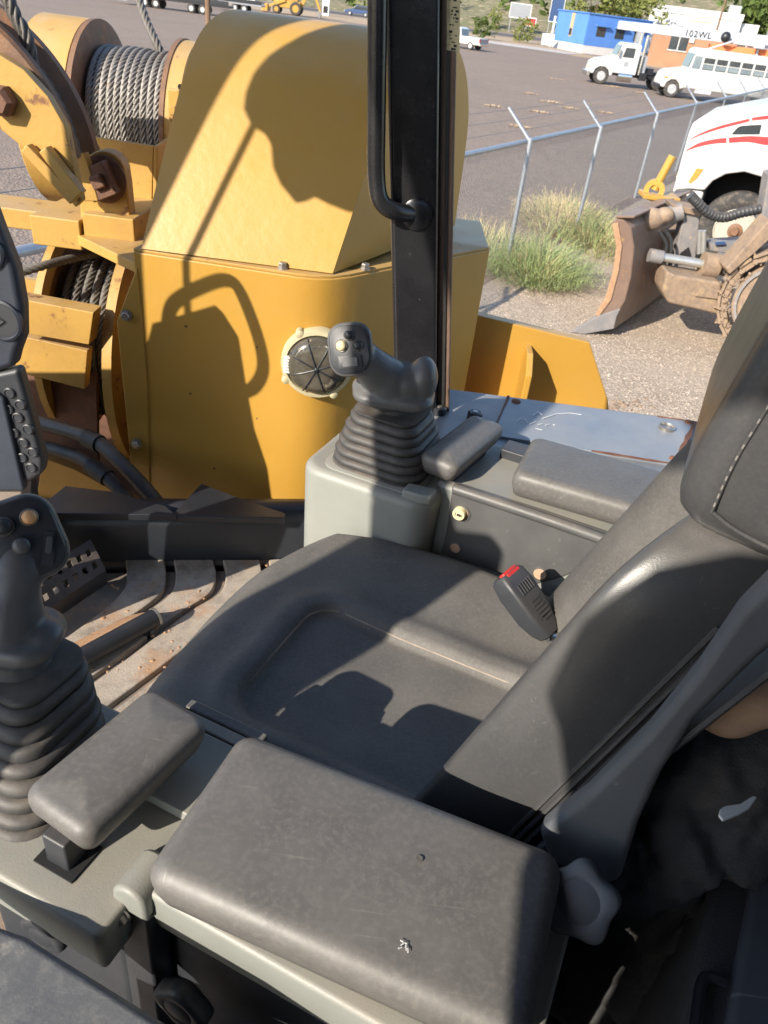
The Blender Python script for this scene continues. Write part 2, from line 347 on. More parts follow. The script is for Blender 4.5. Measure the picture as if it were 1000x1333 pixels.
# belt buckle
bk0, bk1 = PH(664, 754, .785), PH(714, 826, .850); bd = (bk1-bk0).normalized(); bu, bw, _ = frame(bd)
bw = (UZ-bd*bd.z).normalized(); bu = bd.cross(bw)
bw = (bw*.75+bu*-.55).normalized() if False else bw
mb = MB(); lo = []
for t, w_, h_ in ((-.012, .026, .013), (-.006, .031, .017), (.02, .033, .020), (.07, .031, .019), (.098, .024, .016), (.112, .017, .012)):
    lo.append(rr(bk0+bd*t, bu, bw, w_, h_, .007, 4))
mb.loft(lo); bkl = mb.build('belt_buckle', 'black_plastic', seat, smooth=40)
mb = MB(); mb.loft([rr(bk0+bd*-.0150+bw*.006, bu, bw, .020, .006, .003, 3), rr(bk0+bd*-.008+bw*.006, bu, bw, .0205, .0065, .003, 3)])
mb.box(bk0+bd*-.006+bw*.0155, (.034, .003, .010), (bu, bw, bd)); mb.build('release_button', 'red', bkl)
for k in range(6):
    mb = MB(); mb.box(bk0+bd*.022+bw*.0205+bu*(-.018+.007*k), (.0034, .003, .020), (bu, bw, bd)); mb.build('grip_rib', 'black_plastic', bkl, bev=.0008, seg=2)
mb = MB()
for k in range(6): mb.box(bk0+bd*(.048+.007*k)+bw*.0203+bu*random.uniform(-.003, .003), (.034+random.uniform(-.01, .006), .0012, .0032), (bu, bw, bd))
mb.build('embossed_print', 'black_plastic', bkl)
mb = MB(); mb.tube(spline([bk0+bd*.092, bk0+bd*.12-UZ*.005, bk0+bd*.145-UZ*.03, bk0+bd*.15-UZ*.1], 5), .009, 8); mb.build('buckle_stalk', 'black_plastic', seat)
mb = MB(); mb.lathe([(.017, 0), (.017, .004), (.012, .010)], bk0+bd*.130+bw*.006, bw, 20); mb.build('anchor_bolt', 'chrome', seat)

# ================================================================== consoles
def button(parent, c, ax, r, hgt, mt, ring=True):
    if ring: MB().lathe([(r*1.28, -.002), (r*1.28, hgt*.25), (r*1.15, hgt*.4), (r*1.02, hgt*.35), (r*1.02, 0)], c, ax, 24).build('button_ring', 'bolt', parent, smooth=40)
    return MB().lathe([(r, -.002), (r, hgt*.6), (r*.85, hgt*.9), (r*.45, hgt*1.08), (r*.05, hgt*1.12)], c, ax, 24).build('button', mt, parent, smooth=60)
def bellows(parent, base, top, hw0, hw1, n, yaw_e, name='boot', amp=.0065):
    e1, e2 = yaw_e; lo = []; K = n*8
    for k in range(K+1):
        t = k/K; c = base.lerp(top, t); c = c+e1*.0015*math.sin(k*1.3); ph = math.cos(2*math.pi*t*n)
        w_ = hw0+(hw1-hw0)*(t**1.5)+amp*(abs(ph)**.6)*(1 if ph > 0 else -1)*(1-.25*t)
        z = UZ*(.0035*math.sin(2*math.pi*t*n))
        lo.append(rr(c+z, e1, e2, w_, w_*.95, w_*.5, 6))
    return MB().loft(lo).build(name, 'boot', parent, smooth=75)
def joystick(parent, nk, flg, hd, face_n, face_up, mir, btn, K=1.3):
    # nk: top of boot, flg: flange centre, hd: head centre, face_n: direction the thumb face looks, mir: side of palm lobe
    fu = (face_up-face_n*face_up.dot(face_n)).normalized(); fs = fu.cross(face_n).normalized()
    mb = MB()
    mb.tube([nk-UZ*.03, flg], .036, 16)
    e1, e2 = mir, UZ.cross(mir).normalized()
    mb.loft([rr(flg+UZ*z, e1, e2, a*K, b*K, .03*K, 5) for z, a, b in ((-.014, .052, .038), (-.008, .058, .043), (.002, .059, .044), (.010, .054, .040))])
    P = [flg+UZ*.0-mir*.0, flg.lerp(hd, .3)+UZ*.008, flg.lerp(hd, .62)+UZ*.006, hd-face_n*.024]
    mb.tube(spline(P, 5), [K*q for q in [.038, .038, .037, .036, .035, .033, .031, .029, .028, .027, .0265, .026, .0255, .025, .025, .026]], 18)
    lobe = flg+mir*.038*K+UZ*.026*K; mb.ball(lobe, Vector((.022, .030, .034))*K); mb.ball(flg+mir*.014*K+UZ*.018*K, Vector((.034, .036, .029))*K)
    mb.ball(flg-mir*.04*K+UZ*.004, Vector((.022, .026, .013))*K)
    for t, k in ((-.030, .7), (-.022, .9), (-.01, 1.0), (.0, 1.0), (.004, .95)):
        pass
    mb.loft([rr(hd+face_n*t, fs, fu, .040*k, .047*k, .029*k, 6) for t, k in ((-.044, .55), (-.028, .88), (-.010, 1.0), (.002, 1.0), (.007, .94))])
    body = mb.build('joystick', 'stick', parent, remesh=.0035, sm=7)
    plate = MB().loft([rr(hd+face_n*t, fs, fu, .035*k, .042*k, .025, 6) for t, k in ((.000, 1), (.0078, 1), (.0092, .96))]).build('thumb_plate', 'black_plastic', body, smooth=40)
    for a, b, r_, mt_, ring in btn:
        button(body, hd+face_n*.0092+fs*a+fu*b, face_n, r_, .009, mt_, ring)
    return body, fs, fu
e_s = (SF, SR)
# ---- right (far) console
rc = thing('right_control_console', 'grey control console beyond the seat with ribbed joystick, black side panel and cream horn button', 'console', S(.2, 1.28, 1.34))
mb = MB(); rpad(mb, S(.478, 1.225, .752), SF, SR, .27, .235, .045, .56, .016, crown=0, taper=.012); mb.build('joystick_housing', 'grey', rc, smooth=50)
mb = MB(); rpad(mb, S(.478, 1.105, .80)-SR*.0, SF, SR, .272, .006, .002, .006, .001); 
mb = MB(); mb.prism([S(f, r, .738) for f, r in ((.345, 1.125), (.365, 1.118), (.40, 1.118), (.40, 1.150), (.345, 1.16))], UZ*-.02); mb.build('housing_lip', 'grey', rc, bev=.005)
mb = MB(); mb.bx(0, 0, 0, 0, 0, 0) if False else None
rpad(mb, S(.06, 1.295, .742), SF, SR, .60, .22, .02, .58, .010, crown=0); mb.build('console_body', 'grey', rc, smooth=50)
mb = MB(); mb.box(S(.344, 1.29, .80), (.008, .20, .10), (SF, SR, UZ)); mb.build('gap_seal', 'dark_void', rc)
jb = S(.475, 1.222, .752)
MB().loft([rr(jb+UZ*z, SF, SR, a, a*.95, .03, 6) for z, a in ((-.01, .100), (.003, .100), (.005, .094))]).build('boot_frame', 'grey', rc, smooth=40)
jt = PH(512, 530, .640)
bellows(rc, jb, jt, .090, .060, 7, e_s, amp=.0055)
hd = PH(456, 455, .520)
fn = (Vector((0, 0, Z0))-hd).normalized(); fn = (fn*1.0+Vector((-.18, 0, -.06))).normalized()
flg = jt+UZ*.030+SF*.002
mirv = (-SF*.9+SR*.3).normalized()
j1, fs, fu = joystick(rc, jt, flg, hd, fn, UZ+SF*.25, mirv, [(.002, .025, .0078, 'black_plastic', True), (.0155, .006, .0078, 'black_plastic', True), (-.013, .008, .0088, 'cream', True)])
MB().loft([rr(hd+fn*t-fu*.021, fs, fu, a, b, .002, 2) for t, a, b in ((.008, .0215, .0115), (.0105, .0215, .0115), (.0110, .0205, .0105))]).build('rocker_bezel', 'black_plastic', j1, smooth=30)
MB().loft([rr(hd+fn*t-fu*.021, fs, fu, .013, .0075, .002, 2) for t in (.0105, .0135)]).build('rocker_switch', 'stick', j1, smooth=30)
# far wrist rest and armrest
def wrist(parent, corners, h, th):
    a, b, c, d = [Vector((p.x, p.y, 0)) for p in corners]; ctr = (a+b+c+d)/4; e1 = ((b-a)+(c-d)).normalized(); e2 = UZ.cross(e1)
    L = ((b-a).length+(c-d).length)/2; Wd = abs((d-a).dot(e2))*.5+abs((c-b).dot(e2))*.5
    mb = MB(); rpad(mb, ctr+UZ*(Z0-h), e1, e2, L, Wd, .018, th, .015, crown=.005, taper=.002); o = mb.build('wrist_rest', 'pad', parent, smooth=70)
    return o, ctr, e1, e2
w1, wc, we1, we2 = wrist(rc, [PH(544, 590, .69), PH(618, 537, .69), PH(656, 556, .69), PH(594, 612, .69)], .685, .044)
mb = MB(); mb.box(wc+UZ*(Z0-.735), (.14, .05, .03), (we1, we2, UZ)); mb.build('rest_bracket', 'black_plastic', rc, bev=.006)
mb = MB(); mb.box(S(.26, 1.375, .735), (.055, .05, .025), (SF, SR, UZ)); mb.build('slide_block', 'black_plastic', rc, bev=.003)
mb = MB(); rpad(mb, S(.028, 1.312, .688), (SF*math.cos(R(3))-SR*math.sin(R(3))), (SR*math.cos(R(3))+SF*math.sin(R(3))), .41, .172, .020, .054, .016, crown=.002); mb.build('armrest', 'pad', rc, smooth=70)
# black side panel: face beside the cushion
PRr = 1.183
pp = [PR(x, y, PRr) for x, y in ((588, 632), (700, 668), (812, 706), (806, 722), (735, 752), (700, 762), (640, 745), (572, 722), (580, 690))]
mb = MB(); mb.prism(pp, SR*.022); sp = mb.build('side_panel', 'panel_plastic', rc, bev=.006, seg=3)
mb = MB(); mb.tube(spline([PR(592, 636, PRr-.001), PR(700, 672, PRr-.001), PR(808, 710, PRr-.001)], 6), .0105, 12); mb.build('panel_lip', 'panel_plastic', rc)
ax = -SR
def recess(parent, p, r, mt='orange_dirt'):
    MB().lathe([(r*1.25, 0), (r*1.25, .0015), (r*1.0, .0022), (r, .0016), (r*.9, .0016)], p, ax, 28).build('hole_rim', 'panel_plastic', parent, smooth=40)
    return MB().lathe([(r*.96, .0012), (r*.95, .0020)], p, ax, 24).build('hole', mt, parent)
recess(rc, PR(601, 668, PRr), .0145)
recess(rc, PR(593, 713, PRr), .0105, 'tan')
recess(rc, PR(703, 747, PRr), .0125, 'tan')
hb = MB().lathe([(.0125, 0), (.0125, .012), (.0115, .0135), (.002, .0138)], PR(600, 666, PRr), ax, 26).build('horn_button', 'cream', rc, smooth=40)
pb = PR(600, 666, PRr)+ax*.0141
mb = MB(); mb.box(pb-SF*.001, (.008, .0004, .0050), (SF, SR, UZ)); mb.box(pb+SF*.006, (.0012, .0004, .0075), (SF, SR, UZ)); mb.box(pb-SF*.0065, (.0012, .0004, .004), (SF, SR, UZ)); mb.build('horn_symbol', 'rubber', rc)
mb = MB(); mb.box(S(.03, 1.20, .96), (.42, .02, .34), (SF, SR, UZ)); mb.build('lower_panel', 'grey', rc, bev=.004)
for (x, y) in ((568, 528), (618, 535)):
    pass
# ---- left (near) console
lc = thing('left_control_console', 'grey control console with large black armrest pad, wrist rest, star knobs and cropped joystick', 'console', S(.2, .4, 1.34))
mb = MB(); rpad(mb, S(.45, .375, .768), SF, SR, .235, .225, .010, .080, .006, crown=0); mb.build('front_housing', 'grey', lc, smooth=50)
mb = MB(); rpad(mb, S(.45, .393, .846), SF, SR, .225, .18, .02, .51, .004, crown=0); mb.build('front_shaded_lower', 'black_plastic', lc, smooth=50)  # black in place of the shadow on the lower housing
mb = MB(); rpad(mb, S(.125, .415, .752), SF, SR, .395, .205, .010, .070, .006, crown=0); mb.build('rear_housing', 'grey', lc, smooth=50)
mb = MB(); rpad(mb, S(.125, .425, .820), SF, SR, .385, .19, .02, .54, .004, crown=0); mb.build('rear_shaded_lower', 'black_plastic', lc, smooth=50)  # black stands for the shaded lower side of the grey housing
# top plates beside the wrist rest, with open seams
mb = MB(); mb.prism([S(f, r, .750) for f, r in ((.435, .500), (.318, .500), (.318, .40), (.435, .40))], UZ*-.015); mb.build('top_plate', 'grey', lc, bev=.002, seg=2)
mb = MB(); mb.prism([S(f, r, .751) for f, r in ((.435, .519), (.318, .519), (.318, .503), (.435, .503))], UZ*-.015); mb.build('top_plate', 'grey', lc, bev=.002, seg=2)
mb = MB(); mb.prism([S(f, r, .753) for f, r in ((.430, .538), (.318, .538), (.318, .522), (.430, .522))], UZ*-.03); mb.build('edge_plate', 'pad', lc, bev=.003, seg=2)
w2, wc2, we1, we2 = wrist(lc, [PH(22, 1032, .69), PH(200, 890, .69), PH(272, 942, .69), PH(112, 1096, .69)], .684, .048)
pbk = PH(84, 1098, .745)
mb = MB(); mb.box(pbk+UZ*-.004, (.030, .026, .05), (SF, SR, UZ)); mb.build('rest_bracket', 'black_plastic', lc, bev=.003)
mb = MB(); mb.box(Vector((pbk.x, pbk.y, Z0-.7672))+SR*.002, (.050, .044, .004), (SF, SR, UZ)); mb.build('slot', 'dark_void', lc)
# big armrest
a, b, c_ = PH(318, 950, .69), PH(738, 1114, .69), PH(184, 1134, .69)
e1 = (b-a).normalized(); e2 = UZ.cross(e1); ctr = (b+c_)/2
mb = MB(); rpad(mb, Vector((ctr.x, ctr.y, Z0-.686)), e1, e2, (b-a).length+.004, abs((a-c_).dot(e2))+.006, .022, .058, .020, crown=.002, taper=.002); ar = mb.build('armrest', 'pad', lc, smooth=70)
mb = MB(); p = PH(528, 1232, .6826)
for k in range(8): mb.box(p+e1*random.uniform(-.005, .005)+e2*random.uniform(-.004, .004), (random.uniform(.002, .005), .0008, .0004), (e1*math.cos(k)+e2*math.sin(k), e2*math.cos(k)-e1*math.sin(k), UZ))
mb.build('paint_smear', 'white_mark', ar)
mb = MB(); mb.lathe([(.0035, 0), (.0035, .0006), (.0022, .0006), (.0022, .0003)], PH(546, 1118, .6828), UZ, 14); mb.build('moulding_mark', 'panel_plastic', ar)
# boss with bolt and knobs on the near side
bp = PR(166, 1176, .300)
mb = MB(); mb.prism([bp+SF*(.021*math.cos(t))+UZ*(.021*math.sin(t)) for t in [math.pi*k/10 for k in range(11)]]+[bp-SF*.021-UZ*.02, bp+SF*.021-UZ*.02], SR*.05); mb.build('pivot_boss', 'grey', lc, bev=.006)
mb = MB(); mb.prism([bp+SF*.020-UZ*.021+SR*.003, bp-SF*.020-UZ*.021+SR*.003, bp-SF*.020-UZ*.3+SR*.003, bp+SF*.020-UZ*.3+SR*.003], SR*.05); mb.build('pivot_shaded_lower', 'black_plastic', lc, bev=.004)  # lower boss in black, standing in for its shaded part
hexbolt(lc, PR(160, 1190, .298), -SR, .0085, .007)
starknob(lc, PR(70, 1200, .285), -SR, .027, .020, 4, 'black_plastic'); starknob(lc, PR(248, 1292, .305), -SR, .030, .022, 4, 'black_plastic')
# left joystick
jb2 = S(.530, .366, .770); jt2 = PH(30, 862, .648)
bellows(lc, jb2, jt2, .073, .050, 8, e_s, amp=.0045)
hd2 = PH(32, 702, .520); fl2 = PH(8, 824, .615)
fn2 = (Vector((0, 0, Z0))-hd2).normalized(); fn2 = (fn2+Vector((.06, 0, .02))).normalized()
j2, fs2, fu2 = joystick(lc, jt2, fl2, hd2, fn2, UZ+SF*.3, (SR*-.3+SF*.7-Vector((.7, 0, 0))).normalized(), [(-.014, .020, .0080, 'black_plastic', True), (.012, .020, .0075, 'orange_button', True), (-.006, -.005, .0090, 'stick', False)], K=1.0)
mb = MB(); q = hd2+fn2*.009+fs2*.017-fu2*.018; a1 = (fu2*.9+fs2*.45).normalized(); a2 = fn2.cross(a1)
mb.loft([rr(q+fn2*t, a1, a2, .018, .006, .002, 2) for t in (0, .003)]); mb.build('slider_bezel', 'black_plastic', j2)
mb = MB(); mb.loft([rr(q+fn2*t+a1*.004, a1, a2, .009, .003, .002, 2) for t in (.003, .007)]); mb.build('thumb_slider', 'stick', j2)

# ================================================================== blue steel deck panel
dk = thing('tank_top_panel', 'dusty blue steel tank top with bolted hatch plate beyond the right console', 'panel', (.6, 1.55, 1.4))
zt = Z0-.765
mb = MB(); mb.bx(.02, 1.5, 1.27, 1.722, 1.3, zt); mb.build('tank_top', 'blue_steel', dk, bev=.012)
hp = [PH(x, y, .759) for x, y in ((662, 516), (905, 549), (878, 604), (640, 566))]
mb = MB(); mb.prism(hp, UZ*-.012); mb.build('hatch_plate', 'blue_plate', dk, bev=.002, seg=2)
def strip(pts, w, mt, nm, par, z, jit=.004):
    mb = MB(); P = []
    for i in range(len(pts)-1):
        for k in range(8): P.append(pts[i].lerp(pts[i+1], k/8))
    P.append(pts[-1]); A, B = [], []
    for i, p in enumerate(P):
        d = (P[min(i+1, len(P)-1)]-P[max(i-1, 0)]).normalized(); n = UZ.cross(d); ww = w*(.5+random.random())
        A.append(Vector((p.x, p.y, z))+n*ww); B.append(Vector((p.x, p.y, z))-n*ww*random.uniform(.3, 1))
    mb.prism(A+B[::-1], UZ*-.002); return mb.build(nm, mt, par)
zr = zt+.0075
strip([hp[1], hp[2]], .006, 'rust', 'rust_streak', dk, zr); strip([hp[2], hp[2].lerp(hp[3], .45)], .003, 'rust', 'rust_streak', dk, zr); strip([hp[0], hp[3]], .003, 'rust', 'rust_streak', dk, zr+.001)
strip([hp[0].lerp(hp[1], .8), hp[1]], .002, 'rust', 'rust_streak', dk, zr)
for x, y, r_ in ((897, 549, .010), (877, 596, .009), (672, 522, .011)):
    p = PH(x, y, .757); MB().lathe([(r_, 0), (r_*.95, .003), (r_*.4, .005), (.0008, .0055)], (p.x, p.y, zt+.006), UZ, 20).build('rusty_bolt', 'rust', dk, smooth=60)
p = PH(868, 557, .757); MB().lathe([(.019, 0), (.019, .006), (.0165, .008), (.0155, .004), (.0005, .003)], (p.x, p.y, zt+.006), UZ, 28).build('plug_ring', 'bolt', dk, smooth=40)
MB().lathe([(.028, 0), (.028, .0008)], (p.x, p.y, zt+.0062), UZ, 28).build('pale_ring', 'white_mark', dk) if False else None
for x, y in ((572, 530), (619, 537)):
    p = PH(x, y, .75); MB().lathe([(.017, 0), (.017, .014), (.013, .017), (.007, .017)], (p.x, p.y, zt), UZ, 24).build('cap_bolt', 'black_paint', dk); MB().lathe([(.006, .017), (.006, .0185), (.001, .0187)], (p.x, p.y, zt), UZ, 12).build('bolt', 'bolt', dk)
mb = MB()
def scr(pts, w=.0012):
    P = [PH(x, y, .757) for x, y in pts]
    for p, q in zip(P, P[1:]):
        d = (q-p); L = d.length; d.normalize(); mb.box((p+q)/2*1, (L, w, .0008), (d, UZ.cross(d), UZ))
scr([(706, 545), (724, 539), (742, 538), (757, 540)], .0018); scr([(690, 552), (698, 549)]); scr([(700, 553), (706, 552)]); scr([(710, 554), (716, 552)]); scr([(720, 553), (723, 554)])
scr([(672, 549), (677, 545), (684, 546), (687, 550)]); scr([(697, 558), (706, 560)]); scr([(694, 541), (700, 536), (706, 540)])
for v in mb.v: v.z += .0022+ (zt+.0065-(Z0-.757))
mb.build('chalk_marks', 'white_mark', dk)
# ================================================================== cab frame, floor, pedals
cab = thing('operator_cab', 'black steel operator cab with tall post, grab handle and door sill', 'cab', (0, .9, Z0-1.6))
# tall post beside the winch
pb0, pt0 = PY(545, 500, 1.6), PY(541, -420, 1.6)
e_up = (pt0-pb0).normalized()
def bar(mb, p, q, w, d, sx=Vector((1, 0, 0)), sy=Vector((0, 1, 0))):
    mb.loft([[p+sx*(w/2*a)+sy*(d/2*b) for a, b in ((-1, -1), (1, -1), (1, 1), (-1, 1))], [q+sx*(w/2*a)+sy*(d/2*b) for a, b in ((-1, -1), (1, -1), (1, 1), (-1, 1))]]); return mb
pb1 = pb0-e_up*.65
mb = MB(); bar(mb, pb1-Vector((.006, 0, 0)), pt0-Vector((.006, 0, 0)), .094, .075); mb.build('post', 'post_paint', cab, bev=.010, seg=4)
mb = MB(); bar(mb, pb1+Vector((.056, .014, 0)), pt0+Vector((.056, .014, 0)), .030, .05); mb.build('door_seal', 'seal', cab, bev=.005, seg=3)
mb = MB(); bar(mb, pb1+Vector((.056, -.012, 0)), pt0+Vector((.056, -.012, 0)), .006, .006); mb.build('seal_lip', 'rubber', cab)
# decal on the seal side
d0, d1 = PY(590, 66, 1.588), PY(591, -60, 1.588); dv = (d1-d0).normalized(); xx = Vector((1, 0, 0))
dq = d0.lerp(d1, .5)
mb = MB(); bar(mb, Vector((d0.x, 1.586, d0.z)), Vector((d1.x, 1.586, d1.z)), .023, .002); dec = mb.build('decal', 'cream', cab)
mb = MB()
for k in range(26):
    t = k/26; c = d0.lerp(d1, t*.96+.02); 
    if k % 7 == 6: continue
    for s_ in range(2):
        mb.box((c.x+random.uniform(-.0065, .0065), 1.5846, c.z), (random.uniform(.002, .006), .0008, random.uniform(.0015, .004)))
mb.build('decal_print', 'rubber', dec)
# grab handle
hx = [PY(494, -260, 1.53), PY(492, -60, 1.53), PY(491, 60, 1.53), PY(490, 160, 1.53), PY(490, 230, 1.53), PY(496, 262, 1.53), PY(515, 275, 1.54), PY(541, 278, 1.575)]
mb = MB(); mb.tube(spline(hx, 8), .0168, 16); mb.build('grab_handle', 'post_paint', cab, smooth=60)
MB().lathe([(.030, 0), (.030, .006), (.022, .010)], PY(543, 279, 1.562)+Vector((0, .002, 0)), (0, -1, 0), 24).build('handle_boss', 'post_paint', cab)
# sill
q0, q1 = Vector((-1.35, 1.413, Z0-1.155)), Vector((.16, 1.768, Z0-1.155)); dd = (q1-q0).normalized(); nn = UZ.cross(dd)
prof = [(0, -.20), (0, -.045), (.010, -.020), (.030, -.004), (.055, 0), (.085, -.012), (.10, -.05), (.10, -.2)]
mb = MB(); mb.loft([[q+nn*a+UZ*b for a, b in prof] for q in (q0, q1)]); mb.build('sill', 'black_paint', cab, bev=.006)
mb = MB(); mb.loft([[q+nn*a+UZ*b for a, b in ((-.012, -.2), (-.012, -.165), (.004, -.155), (.004, -.2))] for q in (q0, q1)]); mb.build('sill_seal', 'rubber', cab)
# folded black sheets behind the sill
mb = MB(); mb.prism([PH(x, y, 1.15) for x, y in ((222, 672), (262, 629), (312, 648), (372, 668), (372, 674))], UZ*-.02); mb.build('sheet', 'black_paint', cab, bev=.003)
mb = MB(); mb.prism([PH(x, y, 1.14) for x, y in ((40, 668), (85, 632), (150, 640), (215, 658), (230, 670))], UZ*-.02); mb.build('sheet', 'black_paint', cab, bev=.003)
# roof, posts, box, panels and wall below: added unseen to throw the cab's shade
zr0 = Z0+.80
mb = MB(); mb.bx(-1.16, 1.10, -.85, 1.72, zr0, zr0+.06); mb.build('roof', 'black_paint', cab, bev=.02)  # added unseen roof, keeps sky light off the cab
mb = MB(); bar(mb, Vector((-.80, .10, Z0-1.5)), Vector((-.885, .10, Z0+.0)), .10, .08); bar(mb, Vector((-.885, .10, Z0)), Vector((-1.13, .3, Z0+.84)), .10, .08); mb.build('front_shade_post', 'black_paint', cab, bev=.01)  # added post, casts the shade band across console and blue panel
mb = MB(); mb.bx(-.85, -.70, .07, .13, Z0-.46, Z0-.03); mb.build('shade_box', 'black_paint', cab, bev=.02)  # added block, keeps the sun off the left joystick
mb = MB(); mb.prism([Vector((x, -.34, Z0+h)) for x, h in ((-.33, -1.5), (-.37, -.27), (-.405, -.21), (-.50, -.11), (-.57, .04), (-.605, .085), (-.60, .19), (-.55, .27), (-.48, .30), (.9, .30), (.9, -1.5))], (0, -.05, 0)); mb.build('person_shade_panel', 'black_paint', cab, bev=.015)  # added unseen panel, cut to the shadow outline of the person at the camera
mb = MB(); bar(mb, Vector((-1.42, 1.2, Z0-1.5)), Vector((-1.40, 1.2, Z0+.84)), .13, .1); mb.build('corner_shade_post', 'black_paint', cab, bev=.01)  # added post, casts the left shade band on the hood
mb = MB(); mb.tube([Vector((-1.185, 1.2, Z0-.35)), Vector((-1.185, 1.2, Z0+.40))], .0085, 10); mb.build('shade_rod', 'black_paint', cab)  # added rod, casts the thin shadow line on the hood
hn = Vector((1, 0, 0)).cross(Vector((0, .215, .405))); ha = Vector((-.4, 1.935, -.57))
def hoodback(x, y):
    d = ray(x, y); p = d*(ha.dot(hn)/d.dot(hn)); p = p-sdir*((p.y-1.2)/sdir.y); return p+Vector((0, 0, Z0))
mb = MB(); mb.prism([hoodback(x, y) for x, y in ((376, 52), (352, 78), (336, 104), (327, 130), (325, 150), (333, 168), (351, 180), (360, 196), (362, 225), (371, 246), (388, 267), (402, 264), (412, 259), (430, 268), (455, 278), (540, 290), (640, 120), (560, 0), (430, -30))], (0, .02, 0)); mb.build('hood_shade_panel', 'black_paint', cab, bev=.005)  # added panel, outline traced back from the blob of shade on the hood
mb = MB(); mb.bx(1.05, 1.10, -.3, 1.26, Z0-1.33, zr0); mb.build('shade_wall', 'black_paint', cab)  # added wall, shuts sky light out of the cab from behind
fl = MB(); fl.bx(-1.45, 1.10, -.3, 1.6, Z0-1.38, Z0-1.335); fl.build('floor_plate', 'black_paint', cab)
mb = MB(); mb.bx(-1.45, .85, -.28, -.2, Z0-1.6, Z0-1.34); mb.build('side_beam', 'black_paint', cab)
# floor mat with raised curved ribs
fm = thing('floor_mat', 'dusty rubber floor mat with raised curved ribs before the seat', 'mat', (-.5, 1.3, Z0-1.335))
mb = MB(); mb.prism([Vector((x, y, Z0-1.335)) for x, y in ((-1.35, .3), (-.1, .3), (0.02, 1.70), (-.4, 1.60), (-1.2, 1.41), (-1.35, 1.37))], UZ*.012); mb.build('mat_sheet', 'mat_dark', fm)
cl = [[(-20, 905), (60, 848), (135, 793), (162, 765), (165, 745), (163, 728)], [(0, 935), (105, 852), (185, 800), (222, 772), (229, 748), (226, 728)], [(40, 945), (150, 868), (240, 800), (285, 772), (294, 748), (290, 728)], [(120, 945), (220, 870), (300, 808), (342, 776), (352, 750), (350, 728)], [(170, 960), (275, 880), (350, 815), (395, 780), (408, 752), (406, 725)]]
C5 = [[PH(p.x, p.y, 1.308) for p in spline([Vector((x, y, 0)) for x, y in c], 6)] for c in cl]
for i in range(5):
    A = C5[i]; B = [a.lerp(C5[i+1][k], .80) for k, a in enumerate(A)] if i < 4 else [a+Vector((.07, -.0, 0)) for a in A]
    mb = MB(); mb.prism(A+B[::-1], UZ*-.024); mb.build('rib', 'mat_rubber', fm, bev=.004, seg=3)
mb = MB()
for k in range(70):
    p = PH(random.uniform(95, 300), random.uniform(760, 880), 1.308); q_ = random.uniform(.0015, .005); mb.ball(p, (q_*random.uniform(.7, 1.5), q_*random.uniform(.7, 1.5), q_*.6), nu=6, nv=4)
for k in range(14):
    p = PH(random.uniform(310, 400), random.uniform(730, 742), 1.317); mb.ball(p, (random.uniform(.003, .007), random.uniform(.003, .007), .003), nu=6, nv=4)
tagm(mb.build('soil_crumbs', 'orange_dirt', fm), None, None, kind='stuff')
# perforated pedal
pd = thing('foot_pedal', 'perforated steel foot pedal with square punched holes', 'pedal', PH(90, 760, 1.33))
k0, k1, k3 = PH(118, 702, 1.20), PH(138, 742, 1.235), PH(36, 752, 1.20); e1, e2 = (k1-k0), (k3-k0); nx, ny = 5, 13
mb = MB(); nrm = e1.cross(e2).normalized(); nrm = nrm if nrm.z > 0 else -nrm
holes = {(a, b) for a in (1, 3) for b in range(1, 12, 2)}
for a in range(nx):
    for b in range(ny):
        if (a, b) in holes: continue
        P = [k0+e1*(a+i)/nx+e2*(b+j)/ny for i, j in ((0, 0), (1, 0), (1, 1), (0, 1))]; mb.prism(P, nrm*-.006)
mb.build('pedal_plate', 'pedal_metal', pd)
mb = MB(); mb.prism([k1, k1+e2, k1+e2+UZ*-.04, k1+UZ*-.04], nrm*-.006); mb.build('pedal_edge', 'black_paint', pd)
mb = MB(); mb.tube([k0+e1*.5+e2*.5-nrm*.01, k0+e1*.5+e2*.5+Vector((-.05, .03, -.1))], .012, 8); mb.build('pedal_arm', 'black_paint', pd)
ft = thing('foot_bar', 'dirty steel tube foot bar lying on soil covered plate', 'foot bar', PH(150, 840, 1.33))
t0, t1 = PH(70, 876, 1.275), PH(203, 803, 1.275)
mb = MB(); mb.tube([t0, t1], .022, 20); mb.build('tube', 'black_paint', ft, smooth=40)
dt = (t1-t0).normalized(); MB().lathe([(.0235, 0), (.0235, .006), (.019, .007)], t1-dt*.004, dt, 24).build('end_cap', 'bolt', ft)
mb = MB(); s_ = UZ.cross(dt); s_ = s_ if s_.y > 0 else -s_
mb.prism([t0+s_*.012+UZ*.012, t1+s_*.012+UZ*.012, t1+s_*.075-dt*.03-UZ*.028, t0+s_*.085-UZ*.030], UZ*-.006); mb.build('guard_plate', 'orange_dirt', ft)
mb = MB(); mb.tube([t0+dt*.03, t0+dt*.03-UZ*.05], .01, 8); mb.tube([t1-dt*.03, t1-dt*.03-UZ*.05], .01, 8); mb.build('support', 'black_paint', ft)

